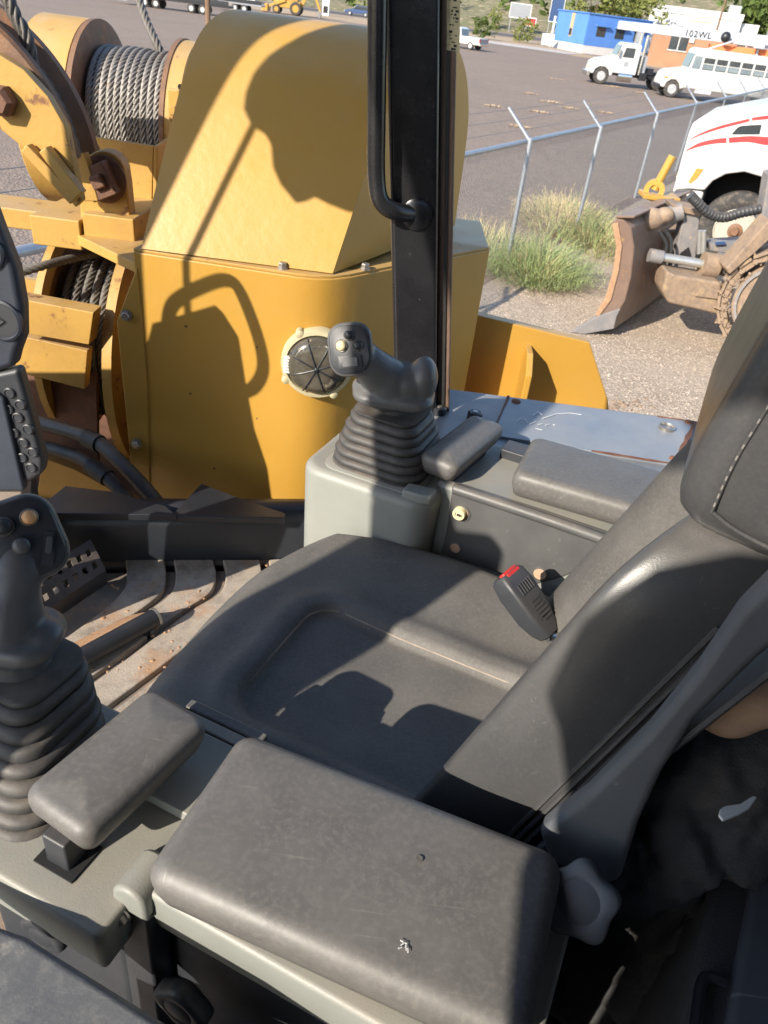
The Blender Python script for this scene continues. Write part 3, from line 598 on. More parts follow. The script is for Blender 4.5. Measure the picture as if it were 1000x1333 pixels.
# ================================================================== dash pod at the left edge, with the switch pad
pod = thing('instrument_pod', 'dark blue grey instrument pod with round dials above a ten button keypad', 'instrument pod', (-.78, 1.2, Z0-1.33))
Y = 1.16
op = [(-90, 250), (-6, 262), (8, 300), (28, 350), (37, 400), (38, 440), (30, 462), (27, 478), (-90, 520)]
mb = MB(); mb.prism([PY(x-9, y, Y) for x, y in op], (0, .035, 0)); hsg = mb.build('dial_housing', 'pod_plastic', pod, bev=.012, seg=4)
op = [(-90, 505), (29, 480), (43, 530), (62, 600), (60, 618), (38, 632), (-90, 660)]
mb = MB(); mb.prism([PY(x-6, y, Y+.004) for x, y in op], (0, .03, 0)); kp = mb.build('keypad', 'black_plastic', pod, bev=.009, seg=4)
mb = MB(); mb.prism([PY(x, y, Y-.006) for x, y in ((-90, 520), (-15, 505), (5, 520), (32, 640), (-90, 640))], (0, .02, 0)); mb.build('bracket_plate', 'pod_plastic', pod, bev=.006)
mb = MB(); mb.prism([PY(x, y, Y+.01) for x, y in ((-90, 640), (30, 628), (28, 672), (20, 760), (-90, 800))], (0, .04, 0)); mb.build('stand', 'mat_dark', pod, bev=.006)
mb = MB(); bar(mb, Vector((-.84, 1.22, Z0-1.325)), Vector((-.80, 1.22, Z0-.9)), .1, .06); mb.build('pedestal', 'black_paint', pod)
fyv = Vector((0, -1, 0))
for x, y, r_ in ((12, 417, .031), (-8, 328, .026)):
    p = PY(x-7, y, Y)+Vector((-.004, 0, 0)); MB().lathe([(r_*1.12, -.004), (r_*1.12, .004), (r_, .006), (r_*.93, .003), (r_*.9, .001)], p, fyv, 32).build('dial_ring', 'pod_plastic', pod, smooth=50)
    MB().lathe([(r_*.92, -.001), (r_*.9, .0022)], p, fyv, 32).build('dial_face', 'black_plastic', pod)
    mb = MB(); mb.tube([p+Vector((-r_*.7, -.0045, r_*.5)), p+Vector((r_*.2, -.0045, 0)), p+Vector((-r_*.6, -.0045, -r_*.6))], .0015, 6); mb.build('dial_mark', 'black_plastic', pod)
for x, y in ((18, 511), (32, 526), (16, 532), (29, 543), (42, 558), (24, 563), (36, 576), (48, 588), (34, 595), (46, 608)):
    p = PY(x-5, y, Y+.004); MB().lathe([(.0098, -.002), (.0098, .003), (.0078, .0045), (.0068, .003), (.001, .0028)], p, fyv, 20).build('key', 'black_plastic', pod, smooth=45)
# added unseen panel and rail, shaped to throw shade on the winch cover
ds = thing('winch_shade_screen', 'added unseen black shade screen with bent hand rail', 'shade screen', (-1.1, 1.3, Z0-1.33))
kk = (1.91-1.38)/.766
def back(x, y): p = PY(x, y, 1.905); return p-sdir/math.cos(SEL)*((1.905-1.38)/math.cos(SAZ))
mb = MB(); mb.prism([back(x, y) for x, y in ((188, 470), (200, 428), (290, 407), (312, 440), (322, 500), (334, 560), (352, 610), (358, 650), (352, 770), (-150, 770), (-150, 470))], (0, .03, 0)); mb.build('shade_sheet', 'black_paint', ds, bev=.004)
mb = MB(); mb.tube(spline([back(x, y) for x, y in ((208, 445), (212, 405), (226, 386), (262, 370), (292, 364), (312, 378), (338, 440), (345, 480), (334, 503), (318, 512))], 6), .0145, 12); mb.build('hand_rail', 'post_paint', ds)

# ================================================================== things at the near lower edge
pa = thing('side_cover', 'scuffed dark grey plastic cover below the left console', 'cover', PH(60, 1300, 1.33))
mb = MB(); mb.prism([PH(x, y, .735) for x, y in ((-120, 1165), (0, 1203), (34, 1215), (70, 1238), (235, 1340), (300, 1480), (-120, 1480))], UZ*-.05); mb.build('cover_top', 'cover_plastic', pa, bev=.01, seg=4)
mb = MB(); c0 = PH(40, 1380, .72); mb.bx(c0.x-.12, c0.x+.1, c0.y-.12, c0.y+.0, Z0-1.33, Z0-.81); mb.build('cover_body', 'black_plastic', pa)
rp = thing('cab_side_panel', 'dark scuffed panel with recessed pull handle behind the seat', 'panel', PH(980, 1300, 1.33))
mb = MB(); mb.prism([PH(x, y, .80) for x, y in ((948, 1075), (1010, 1000), (1120, 1000), (1120, 1420), (870, 1420), (893, 1300), (925, 1160), (927, 1120))], UZ*-.5); mb.build('panel_face', 'fabric', rp, bev=.012)
mb = MB(); mb.prism([PH(x, y, .785) for x, y in ((985, 1105), (1060, 1040), (1120, 1040), (1120, 1420), (935, 1420), (957, 1270), (975, 1180))], UZ*-.04); mb.build('panel_cap', 'shell', rp, bev=.01)
mb = MB(); mb.tube(spline([PH(x, y, .79) for x, y in ((905, 1345), (910, 1300), (915, 1278), (925, 1272), (945, 1280))], 5), .006, 8); mb.build('pull_handle', 'black_paint', rp)
# black bag behind the seat
bgp = PH(905, 1040, .74)
bag = thing('cloth_bag', 'black cloth bag with tan flap and white tag wedged behind the seat', 'bag', Vector((bgp.x, bgp.y, Z0-1.33)))
mb = MB(); c0 = PH(915, 1030, .76)
mb.ball(c0, (.15, .10, .13)); mb.ball(c0+Vector((.10, .10, .02)), (.12, .12, .12)); mb.ball(c0+Vector((-.06, -.06, -.06)), (.08, .07, .12)); mb.ball(c0+Vector((.0, .0, -.25)), (.14, .11, .33))
bo_ = mb.build('bag_body', 'fabric', bag, remesh=.007, sm=8); tx = bpy.data.textures.new('folds', 'CLOUDS'); tx.noise_scale = .055; tx.noise_depth = 3; md = bo_.modifiers.new('d', 'DISPLACE'); md.texture = tx; md.strength = .06; md.texture_coords = 'LOCAL'
mb = MB(); c1 = PH(975, 890, .53); mb.ball(c1, (.055, .05, .035)); mb.ball(c1+Vector((.05, .03, .01)), (.06, .06, .035)); mb.ball(c1+Vector((-.02, -.01, -.02)), (.04, .04, .03)); mb.build('tan_flap', 'tan', bag, remesh=.006, sm=6)
cp = PH(960, 1052, .62)
mb = MB(); P = [(936, 1061), (938, 1053), (944, 1049), (964, 1046), (980, 1036), (986, 1037), (976, 1052), (962, 1060), (942, 1068)]; mb.prism([PH(x, y, .60) for x, y in P], UZ*-.003); mb.build('tag', 'white', bag, bev=.001, seg=2)

# ================================================================== winch
wn = thing('winch', 'yellow winch with sheet metal cover, two rope drums and round sight glass', 'winch', (-.4, 2.3, Z0-1.75))
zb = Z0-.60
# lower cover box: plan with soft corner
plan = [Vector((-.712, 1.925, 0)), Vector((-.34, 1.898, 0))]
c_, a0 = Vector((-.195, 1.885, 0)), None
plan += [c_+Vector((-.10, .009, 0)), c_+Vector((-.05, .012, 0)), c_+Vector((-.01, .028, 0)), c_+Vector((.03, .062, 0)), c_+Vector((.07, .11, 0))]
plan += [Vector((.215, 2.39, 0)), Vector((.20, 2.75, 0)), Vector((-.70, 2.75, 0))]
mb = MB(); mb.prism([p+UZ*(Z0-1.75) for p in plan], UZ*(1.75-.60)); cover = mb.build('cover_box', 'yellow', wn, bev=.004, seg=3, smooth=30)
mb = MB(); mb.prism([p+UZ*(zb+.0)+Vector((0, .004, 0)) for p in plan[:8]]+[Vector((.10, 2.40, zb)), Vector((-.16, 1.99, zb)), Vector((-.70, 2.02, zb))], UZ*.007); mb.build('cover_flange', 'yellow_worn', wn, bev=.002)
# hood
hp_ = [(1.925, .59), (1.935, .57), (2.02, .40), (2.10, .245), (2.15, .165), (2.20, .115), (2.26, .085), (2.33, .07), (2.41, .085), (2.48, .125), (2.54, .20), (2.58, .32), (2.59, .59)]
mb = MB(); Lf, Rt = [], []
for y, h in hp_:
    tt = (.59-h)/.52; Lf.append(Vector((-.690+min(y-1.925, .4)*.34, y, Z0-h))); Rt.append(Vector((-.205+(y-1.925)*.47, y, Z0-h)))
Lf = spline(Lf, 4); Rt = spline(Rt, 4)
mb.loft([Lf, Rt]); hood = mb.build('hood', 'yellow', wn, bev=.006, seg=3, smooth=50)
for x, y in ((252, 328), (368, 352), (475, 353)): p = PH(x, y, .598); hexbolt(wn, (p.x, p.y, zb+.007), UZ, .011, .012)
for x, y in ((240, 427), (246, 515), (335, 545), (352, 590), (278, 612), (335, 452)): p = PY(x, y, 1.9); MB().lathe([(.0035, 0), (.0035, .0015)], (p.x, 1.9005-(p.x+.34)*.06-.0005 if p.x > -.6 else 1.918, p.z), (0, -1, 0), 10).build('screw_hole', 'nut_rust', wn)
# sight glass
gc = PY(413, 473, 1.886); gn = Vector((.10, -1, .0)).normalized()
MB().lathe([(.095, -.02), (.095, .008), (.092, .014), (.083, .016), (.079, .010), (.079, -.01)], gc, gn, 48).build('glass_flange', 'flange_ring', wn, smooth=40)
gl = MB().lathe([(.079, .004), (.077, .02), (.070, .032), (.055, .038), (.03, .041), (.001, .042)], gc, gn, 40).build('sight_glass', 'lens_smoke', wn, smooth=60)
gu, gw, _ = frame(gn)
for k in range(8):
    a = math.pi*k/4+.35; d = gu*math.cos(a)+gw*math.sin(a)
    mb = MB(); mb.tube([gc+gn*.043, gc+gn*.041+d*.04, gc+gn*.036+d*.062, gc+gn*.022+d*.078], .0022, 6); mb.build('glass_rib', 'black_paint', gl)
MB().lathe([(.006, .04), (.006, .046), (.003, .048)], gc, gn, 12).build('hub', 'black_paint', gl)
for k in range(4):
    a = math.pi*k/2+.55; d = gu*math.cos(a)+gw*math.sin(a); MB().lathe([(.011, -.01), (.011, .014), (.006, .017)], gc+d*.094, gn, 16).build('flange_lug', 'flange_ring', wn)
mb = MB(); p = PY(374, 475, 1.86)
for k in range(6): mb.box(p+Vector((.002*k*0, 0, .022-.008*k)), (.018, .012, .004))
mb.build('clip', 'white', wn)
# left folded plate with bolts
mb = MB(); mb.prism([PY(x, y, 1.92) for x, y in ((178, 348), (152, 418), (172, 622), (196, 640), (192, 500), (186, 420))], (0, .012, 0)); mb.build('folded_plate', 'yellow', wn, bev=.003)
for x, y in ((165, 410), (178, 577)): hexbolt(wn, PY(x, y, 1.918), (0, -1, 0), .012, .012)
# lower drum
def drum_rope(x0, x1, y, z, r0, n, rr_, mt, name, jitter=.003, a0=0, parent=wn):
    mb = MB(); pts = []; N = 150; sp = (x1-x0)/n; off = [random.uniform(-jitter, jitter) for _ in range(n+2)]
    for k in range(int(n*N)+1):
        t = k/N; a = a0+2*math.pi*t; i = int(t); jo = off[i]*(1-(t-i))+off[i+1]*(t-i)
        pts.append(Vector((x0+sp*t+jo, y+math.cos(a)*(r0+jo*1.2), z+math.sin(a)*(r0+jo*1.2))))
    mb.tube(pts, rr_*1.06, 24, lobes=6, pitch=rr_*9.5, depth=.5); return mb.build(name, mt, parent, smooth=180)
ax = Vector((1, 0, 0))
ly, lz = 2.40, Z0-1.03
MB().lathe([(.395, 0), (.395, .028)], (-.862, ly, lz-.03), ax, 96).build('drum_flange', 'yellow_worn', wn, smooth=30)
MB().lathe([(.35, 0), (.35, .022), (.305, .023), (.305, 0)], (-1.085, ly, lz), ax, 72).build('drum_flange', 'yellow_worn', wn, smooth=30)
MB().lathe([(.303, .012), (.18, .014)], (-1.085, ly, lz), ax, 48).build('flange_face', 'rim_rust', wn)
MB().lathe([(.22, 0), (.22, .21)], (-1.07, ly, lz), ax, 48).build('drum_core', 'rim_rust', wn)
drum_rope(-1.04, -.872, ly, lz, .262, 6, .0135, 'rope_dark', 'wound_rope', .004)
mb = MB(); mb.tube(spline([PY(18, 357, 2.06), PY(60, 345, 2.12), PY(110, 333, 2.25), PY(150, 329, 2.42)], 40), .0125, 24, lobes=6, pitch=.11, depth=.4); mb.build('rope_lead', 'rope_dark', wn, smooth=180)
# cross beams before the lower drum
mb = MB(); mb.prism([PY(x, y, 2.0) for x, y in ((20, 388), (122, 407), (116, 449), (20, 432))], (0, .06, 0)); mb.build('cross_beam', 'yellow_worn', wn, bev=.003)
mb = MB(); mb.prism([PY(x, y, 2.04) for x, y in ((20, 436), (114, 457), (110, 507), (20, 484))], (0, .04, 0)); mb.build('cross_beam', 'yellow_worn', wn, bev=.003)
mb = MB(); mb.prism([PY(x, y, 2.10) for x, y in ((0, 470), (125, 490), (128, 640), (0, 640))], (0, .02, 0)); mb.build('void_sheet', 'nut_rust', wn)  # added dark sheet, stands in for the shaded hollow below the cross beams
mb = MB(); mb.bx(-1.6, -.71, 2.72, 2.75, Z0-1.75, Z0-1.0); mb.build('back_plate', 'yellow_worn', wn)
mb = MB(); mb.prism([PY(x, y, 2.0) for x, y in ((55, 595), (100, 612), (150, 640), (190, 668), (130, 700), (40, 700))], (0, .05, 0)); mb.build('foot_plate', 'yellow_worn', wn, bev=.004)
mb = MB(); mb.bx(-1.5, -.71, 1.98, 2.75, Z0-1.75, Z0-1.45); mb.build('winch_base', 'nut_rust', wn)
mb = MB()
for k in range(40): mb.ball(PY(random.uniform(40, 110), random.uniform(540, 575), 2.3)+Vector((0, 0, -.08)), random.uniform(.012, .03), nu=6, nv=4)
tagm(mb.build('caked_soil', 'orange_dirt', wn), None, None, kind='stuff')
# upper drum
uy, uz = 2.78, Z0-.44
MB().lathe([(.285, 0), (.285, .015), (.262, .017), (.2, .017)], (-1.100, uy, uz), ax, 72).build('drum_flange', 'rim_rust', wn, smooth=30)
MB().lathe([(.270, -.02), (.283, -.01), (.283, .14), (.272, .148)], (-1.245, uy, uz), ax, 72).build('brake_housing', 'yellow_worn', wn, smooth=40)
drum_rope(-1.068, -.838, uy, uz, .208, 11, .0122, 'rope', 'wound_rope', .0025)
MB().lathe([(.19, 0), (.19, .3)], (-1.06, uy, uz), ax, 48).build('drum_core', 'rim_rust', wn)
MB().lathe([(.262, 0), (.262, .014)], (-.826, uy, uz), ax, 72).build('drum_flange', 'rim_rust', wn, smooth=30)
MB().lathe([(.258, 0), (.256, .045), (.21, .05), (.2, .06)], (-.812, uy, uz), ax, 72).build('end_disc', 'yellow_worn', wn, smooth=30)
mb = MB(); p = PY(228, 143, 2.5); mb.box(p, (.035, .02, .11)); mb.build('keeper_plate', 'yellow_worn', wn, bev=.004); hexbolt(wn, p+Vector((.0, -.01, 0)), (0, -1, 0), .013, .014, 'yellow_worn')
MB().lathe([(.008, 0), (.008, .002)], PY(235, 113, 2.52), (0, -1, 0), 12).build('hole', 'dark_void', wn)
# trough in front of upper drum
mb = MB(); mb.prism([PY(x, y, 2.42) for x, y in ((122, 178), (200, 190), (197, 286), (170, 284), (155, 240))], (0, .014, 0)); mb.build('trough_plate', 'yellow_worn', wn, bev=.003)
a_, b_ = PY(200, 190, 2.42), PY(198, 286, 2.42)
mb = MB(); mb.prism([a_, Vector((a_.x+.06, 2.72, a_.z+.06)), Vector((a_.x+.06, 2.72, b_.z)), b_], (.012, 0, 0)); mb.build('trough_side', 'yellow_worn', wn, bev=.003)
mb = MB(); mb.box(PY(155, 215, 2.41), (.025, .006, .045)); mb.build('grease_plate', 'bolt', wn)
# ledge plates
mb = MB(); z_ = PY(150, 318, 2.12).z; P = [PY(102, 318, 2.14), PY(168, 328, 2.02), PY(178, 338, 1.96), PY(200, 330, 1.96)]
mb.prism([Vector((p.x, p.y, z_)) for p in (PY(101, 312, 2.16), PY(150, 325, 2.04))]+[Vector((-.735, 1.99, z_)), Vector((-.68, 1.99, z_)), Vector((-.60, 2.3, z_)), Vector((-.85, 2.6, z_))], UZ*-.028); mb.build('ledge_plate', 'yellow_worn', wn, bev=.003)
mb = MB(); z_ = PY(85, 283, 2.2).z; mb.bx(-1.6, -.93, 2.22, 2.36, z_-.055, z_); mb.build('ledge_beam', 'yellow_worn', wn, bev=.004)
mb = MB(); mb.bx(-1.085, -.945, 2.16, 2.38, z_-.075, z_+.006); mb.build('ledge_block', 'yellow_worn', wn, bev=.004)
mb = MB(); p = PY(140, 290, 2.16); mb.bx(p.x-.075, p.x+.07, 2.17, 2.5, p.z-.05, p.z+.015); mb.build('lug_base', 'yellow_worn', wn, bev=.004)
# clevis lug and square nut
mb = MB(); P = [(105, 292), (103, 232)]+[(133-30*math.cos(t), 228-32*math.sin(t)) for t in [math.pi*k/10 for k in range(11)]]+[(165, 240), (170, 292)]
mb.prism([PY(x, y, 2.21) for x, y in P], (0, .05, 0)); mb.build('clevis_lug', 'yellow_worn', wn, bev=.005)
pn = PY(136, 233, 2.205); MB().lathe([(.062, 0), (.062, .006), (.05, .012)], pn, (0, -1, 0), 32).build('pin_washer', 'nut_rust', wn)
a1, a2 = Vector((.90, 0, .42)).normalized(), Vector((-.42, 0, .90)).normalized()
mb = MB(); mb.box(pn+Vector((0, -.03, 0)), (.075, .085, .045), (a1, a2, Vector((0, 1, 0)))); nut = mb.build('pin_nut', 'nut_rust', wn, bev=.004)
mb = MB(); mb.box(pn+Vector((.004, -.058, .004)), (.036, .036, .02), (a1, a2, Vector((0, 1, 0)))); mb.build('pin_boss', 'nut_rust', nut, bev=.006)
# hoses
for i, P in enumerate(([(30, 545, 1.98), (60, 553, 1.95), (105, 566, 1.9), (130, 578, 1.86), (165, 610, 1.80), (205, 655, 1.75), (225, 690, 1.72)], [(30, 575, 1.98), (70, 585, 1.94), (108, 598, 1.9), (140, 622, 1.85), (170, 655, 1.8), (190, 690, 1.76)])):
    mb = MB(); mb.tube(spline([PY(*p) for p in P], 8), .0205, 14); hs_ = mb.build('hydraulic_hose', 'hose', wn, smooth=180)
    a, b = PY(*P[2]), PY(*P[3]); mb = MB(); mb.tube([a.lerp(b, .3), b], .026, 16); mb.build('hose_ferrule', 'rubber', hs_)
# ---- boom foot with sheave and lifting rope
bm = thing('boom_foot', 'yellow boom foot with rusty sheave and lifting rope running up', 'boom', (-1.15, 2.1, Z0-.62))
mb = MB(); mb.prism([PY(x, y, 1.95) for x, y in ((-120, 150), (-60, 80), (-6, 68), (30, 90), (62, 125), (85, 165), (106, 262), (98, 270), (70, 235), (46, 205), (0, 168), (-60, 160))], (0, .03, 0)); mb.build('cheek_plate', 'yellow_worn', bm, bev=.003)
sc_ = PY(-80, 205, 2.06); ay = Vector((0, 1, 0)); sR = (PY(66, 68, 2.13)-sc_).length*.99
def ring(prof_, a0, a1, n=40): return MB().loft([[sc_+Vector((math.cos(t)*r_, y_, math.sin(t)*r_)) for r_, y_ in prof_] for t in [R(a0+(a1-a0)*k/n) for k in range(n+1)]])
ring([(sR*.80, -.075), (sR*.985, -.075), (sR*1.0, -.065), (sR*1.0, -.045), (sR*.90, -.012), (sR*.885, .0), (sR*.90, .012), (sR*1.0, .045), (sR*1.0, .07), (sR*.80, .07)], 8, 100).build('sheave', 'rim_rust', bm, smooth=30)
mb = MB(); mb.prism([PY(x, y, 2.15) for x, y in ((-60, 60), (0, 20), (60, 70), (95, 150), (118, 225), (128, 262), (104, 262), (75, 190), (30, 120), (-60, 100))], (0, .03, 0)); mb.build('cheek_plate', 'yellow_worn', bm, bev=.003)
pts = []
for k in range(30):
    a = R(8+k*1.6); pts.append(sc_+Vector((math.cos(a), 0, math.sin(a)))*(sR*.915))
pts = [p for p in pts if p.x > -2]
top = PY(8, -6, 2.06); mb = MB(); end = pts[-6]
mb.tube(spline(pts[:-9:2]+[PY(34, 47, 2.06), PY(20, 22, 2.06), top, PY(-30, -70, 2.06)], 24), .0165, 24, lobes=6, pitch=.16, depth=.42); mb.build('lifting_rope', 'rope_dark', bm, smooth=180)
p = PY(5, 130, 1.95); MB().lathe([(.035, 0), (.035, .03), (.025, .04)], p, (0, -1, 0), 6).build('pin_nut', 'nut_rust', bm)
for x0, y0, x1, y1 in ((38, 190, 102, 258), (62, 192, 108, 252)):
    a, b = PY(x0, y0, 1.945), PY(x1, y1, 1.945); d = (b-a).normalized(); w_ = Vector((-d.z, 0, d.x))
    mb = MB(); mb.prism([a+w_*.012, a-w_*.012, b-w_*.014, b+w_*.014], (0, -.03, 0)); mb.build('rib_bar', 'yellow_worn', bm, bev=.003)
mb = MB(); mb.tube(spline([PY(178, -10, 2.9), PY(190, 25, 2.85), PY(203, 54, 2.8), PY(212, 75, 2.78)], 40), .0135, 24, lobes=6, pitch=.13, depth=.42); mb.build('winch_rope', 'rope_dark', wn, smooth=180)
# ---- side frame bracket right of the winch
bk = thing('counterweight_bracket', 'yellow plate bracket with drilled lug beside the winch cover', 'bracket', (.5, 2.6, Z0-1.75))
mb = MB(); mb.prism([PY(x, y, 2.55) for x, y in ((600, 405), (768, 446), (792, 522), (800, 640), (600, 640))], (0, .045, 0)); mb.build('plate', 'yellow', bk, bev=.004)
mb = MB(); P = [(672, 462), (690, 450), (694, 452), (694, 540), (668, 540)]; p0 = PY(684, 448, 2.55)
lg = [Vector((p0.x, 2.55, p0.z)), Vector((p0.x, 2.47, p0.z-.0)), Vector((p0.x, 2.40, p0.z-.05)), Vector((p0.x, 2.38, p0.z-.4)), Vector((p0.x, 2.55, p0.z-.4))]
mb.prism(lg, (.022, 0, 0)); lug = mb.build('lug', 'yellow', bk, bev=.004)
MB().lathe([(.018, 0), (.018, .003)], (p0.x+.022, 2.45, p0.z-.09), (1, 0, 0), 20).build('lug_hole', 'rim_rust', lug)
mb = MB(); mb.bx(.1, .9, 2.38, 2.595, Z0-1.75, Z0-1.2); mb.build('bracket_base', 'yellow', bk)
# ---- machine body under it all
ch = thing('machine_chassis', 'pipelayer undercarriage carrying cab and winch', 'chassis', (0, 1, 0))
mb = MB(); mb.bx(-1.9, 2.2, -.25, 2.7, .75, Z0-1.755); mb.build('body', 'yellow_worn', ch, bev=.03)
for y0 in (-.95, 2.9-.15):
    mb = MB(); lo = []
    P = [Vector((x, y0, z)) for x, z in [(-2.2+.5*math.cos(t), .5+.5*math.sin(t)) for t in [math.pi*(.5+k/12) for k in range(13)]]+[(2.3+.5*math.cos(t), .5+.5*math.sin(t)) for t in [math.pi*(-.5+k/12) for k in range(13)]]]
    mb.prism(P, (0, .55, 0)); mb.build('track', 'rim_rust', ch, bev=.02)
# ================================================================== yard and far ground
def ground_mat(name, a, b, c, scale, bump):
    m = bpy.data.materials.new(name); m.use_nodes = True; n = m.node_tree.nodes; l = m.node_tree.links; bs = n['Principled BSDF']; bs.inputs['Roughness'].default_value = .9; bs.inputs['Specular IOR Level'].default_value = .2
    tc = n.new('ShaderNodeTexCoord')
    def tex(s, d=6, t='ShaderNodeTexNoise'):
        x = n.new(t); x.inputs['Scale'].default_value = s
        if t == 'ShaderNodeTexNoise': x.inputs['Detail'].default_value = d; x.inputs['Roughness'].default_value = .65
        l.new(tc.outputs['Object'], x.inputs['Vector']); return x
    def mix(f, p, q):
        x = n.new('ShaderNodeMix'); x.data_type = 'RGBA'; l.new(f, x.inputs['Factor'])
        for s, v in ((x.inputs[6], p), (x.inputs[7], q)):
            if isinstance(v, tuple): s.default_value = (*v, 1)
            else: l.new(v, s)
        return x.outputs[2]
    def rng(src, lo, hi):
        r = n.new('ShaderNodeMapRange'); r.inputs[1].default_value = lo; r.inputs[2].default_value = hi; l.new(src, r.inputs[0]); return r.outputs[0]
    big = tex(.12); mid = tex(1.3); fine = tex(scale, 3); vor = tex(scale*.9, 0, 'ShaderNodeTexVoronoi')
    col = mix(rng(big.outputs['Fac'], .35, .65), a, b); col = mix(rng(mid.outputs['Fac'], .48, .7), col, c)
    dk = tuple(k*.66 for k in a); lt = tuple(min(1, k*1.4) for k in a)
    col = mix(rng(fine.outputs['Fac'], .5, .66), col, dk)
    sep = n.new('ShaderNodeSeparateColor'); l.new(vor.outputs['Color'], sep.inputs[0]); col = mix(rng(sep.outputs[0], .78, .9), col, lt)
    l.new(col, bs.inputs['Base Color'])
    bp = n.new('ShaderNodeBump'); bp.inputs['Strength'].default_value = bump; bp.inputs['Distance'].default_value = .02; l.new(vor.outputs['Distance'], bp.inputs['Height']); l.new(bp.outputs[0], bs.inputs['Normal'])
    MT[name] = m
ground_mat('lot', (.205, .158, .128), (.245, .19, .153), (.27, .205, .155), 22, .8)
ground_mat('yard', (.36, .285, .215), (.41, .33, .25), (.32, .25, .19), 34, .5)
ground_mat('dirt', (.36, .26, .17), (.42, .32, .22), (.30, .22, .15), 6, .5)
ground_mat('asphalt', (.085, .085, .09), (.10, .10, .105), (.09, .09, .09), 12, .3)
ground_mat('concrete', (.42, .38, .35), (.46, .42, .39), (.38, .35, .32), 10, .3)
ground_mat('hill', (.22, .18, .11), (.12, .14, .05), (.30, .24, .16), .9, .4)
def sheet(name, pts, z, mt, kind='structure'):
    mb = MB(); mb.add([Vector((p[0], p[1], z)) for p in pts], [list(range(len(pts)))]); o = mb.build(name, mt); o['kind'] = kind; return o
sheet('ground', [(-700, -300), (900, -300), (900, 900), (-700, 900)], 0, 'lot')
fd = Vector((math.sin(R(25.9)), math.cos(R(25.9)), 0)); fp = Vector((.39, 10.82, 0))
a, b = fp-fd*30, fp+fd*60; rn = Vector((fd.y, -fd.x, 0))
sheet('yard', [a+rn*.3, b+rn*.3, b+rn*60, a+rn*60], .004, 'yard')
# loose stones in the yard
mb = MB()
for k in range(5200):
    u_, v_ = random.random(), random.random()
    if k < 4700: p = PG(random.uniform(590, 960), random.uniform(385, 560))
    else: p = fp+fd*random.uniform(-3, 2)+rn*random.uniform(.3, 1.2)
    s_ = random.uniform(.006, .016); q = [Vector((p.x, p.y, .004+s_*.3))+Vector((random.uniform(.6, 1.2)*x, random.uniform(.6, 1.2)*y, z*.7))*s_ for x, y, z in ((1, 0, 0), (0, 1, 0), (-1, 0, 0), (0, -1, 0), (0, 0, 1))]
    mb.add(q, [(0, 1, 4), (1, 2, 4), (2, 3, 4), (3, 0, 4)])
ground_mat('stone', (.42, .35, .29), (.30, .26, .23), (.5, .42, .34), 30, .3)
tagm(mb.build('loose_stones', 'stone', smooth=10), 'loose tan stones scattered over the gravel yard', 'stones', kind='stuff')
# spill of soil beside the blue tank top
cb = thing('soil_clods', 'row of brown soil clods on the gravel beyond the blue panel', 'soil', PG(740, 520))
mb = MB()
for k in range(220):
    q_ = abs(random.gauss(0, .018))+.006; p = PG(random.triangular(680, 860, 745), 536-abs(random.gauss(0, 9))); mb.ball(p, (q_*random.uniform(.7, 1.6), q_*random.uniform(.7, 1.6), q_*random.uniform(.5, 1)), nu=6, nv=4)
for v in mb.v: v += Vector((random.uniform(-1, 1), random.uniform(-1, 1), random.uniform(-1, 1)))*.008
mat('clod', (.30, .215, .15), (.22, .155, .11), sc=30, rough=.9, bump=.4, bs=120); tagm(mb.build('clods', 'clod', cb, smooth=20), None, None, kind='stuff')
# far strips: verge, road, bank
def pgx(x, y, dmax=400):
    p = PG(x, y); return p
sheet('verge', [(-10, 118), (17, 112), (20, 124), (60, 128), (60, 140), (-60, 150), (-60, 132)], .008, 'dirt')
sheet('path', [(2, 110.5), (14.5, 106.5), (17.3, 113.5), (12, 117), (3, 118)], .012, 'concrete')
sheet('road', [(-120, 158), (140, 148), (140, 159), (-120, 171)], .012, 'asphalt')
sheet('road_apron', [(14, 104), (34, 96), (36, 104), (17, 112.5)], .010, 'dirt')
sheet('pale_verge', [(-70, 70.5), (-34, 96), (-36, 100), (-75, 75)], .008, 'concrete')
# bank rising behind the road
mb = MB(); NX, NY = 90, 26; V_ = []
for j in range(NY+1):
    for i in range(NX+1):
        x = -260+560*i/NX; y = 175+320*(j/NY)**1.3; z = -.2+((j/NY)**1.1)*(26+.05*x+6*math.sin(x*.021)+3*math.sin(x*.07+j))+random.uniform(-.3, .3)*(j > 0); V_.append((x, y, z))
mb.add(V_, [(j*(NX+1)+i, j*(NX+1)+i+1, (j+1)*(NX+1)+i+1, (j+1)*(NX+1)+i) for j in range(NY) for i in range(NX)]); hl = mb.build('hillside', 'hill', smooth=60); hl['kind'] = 'structure'
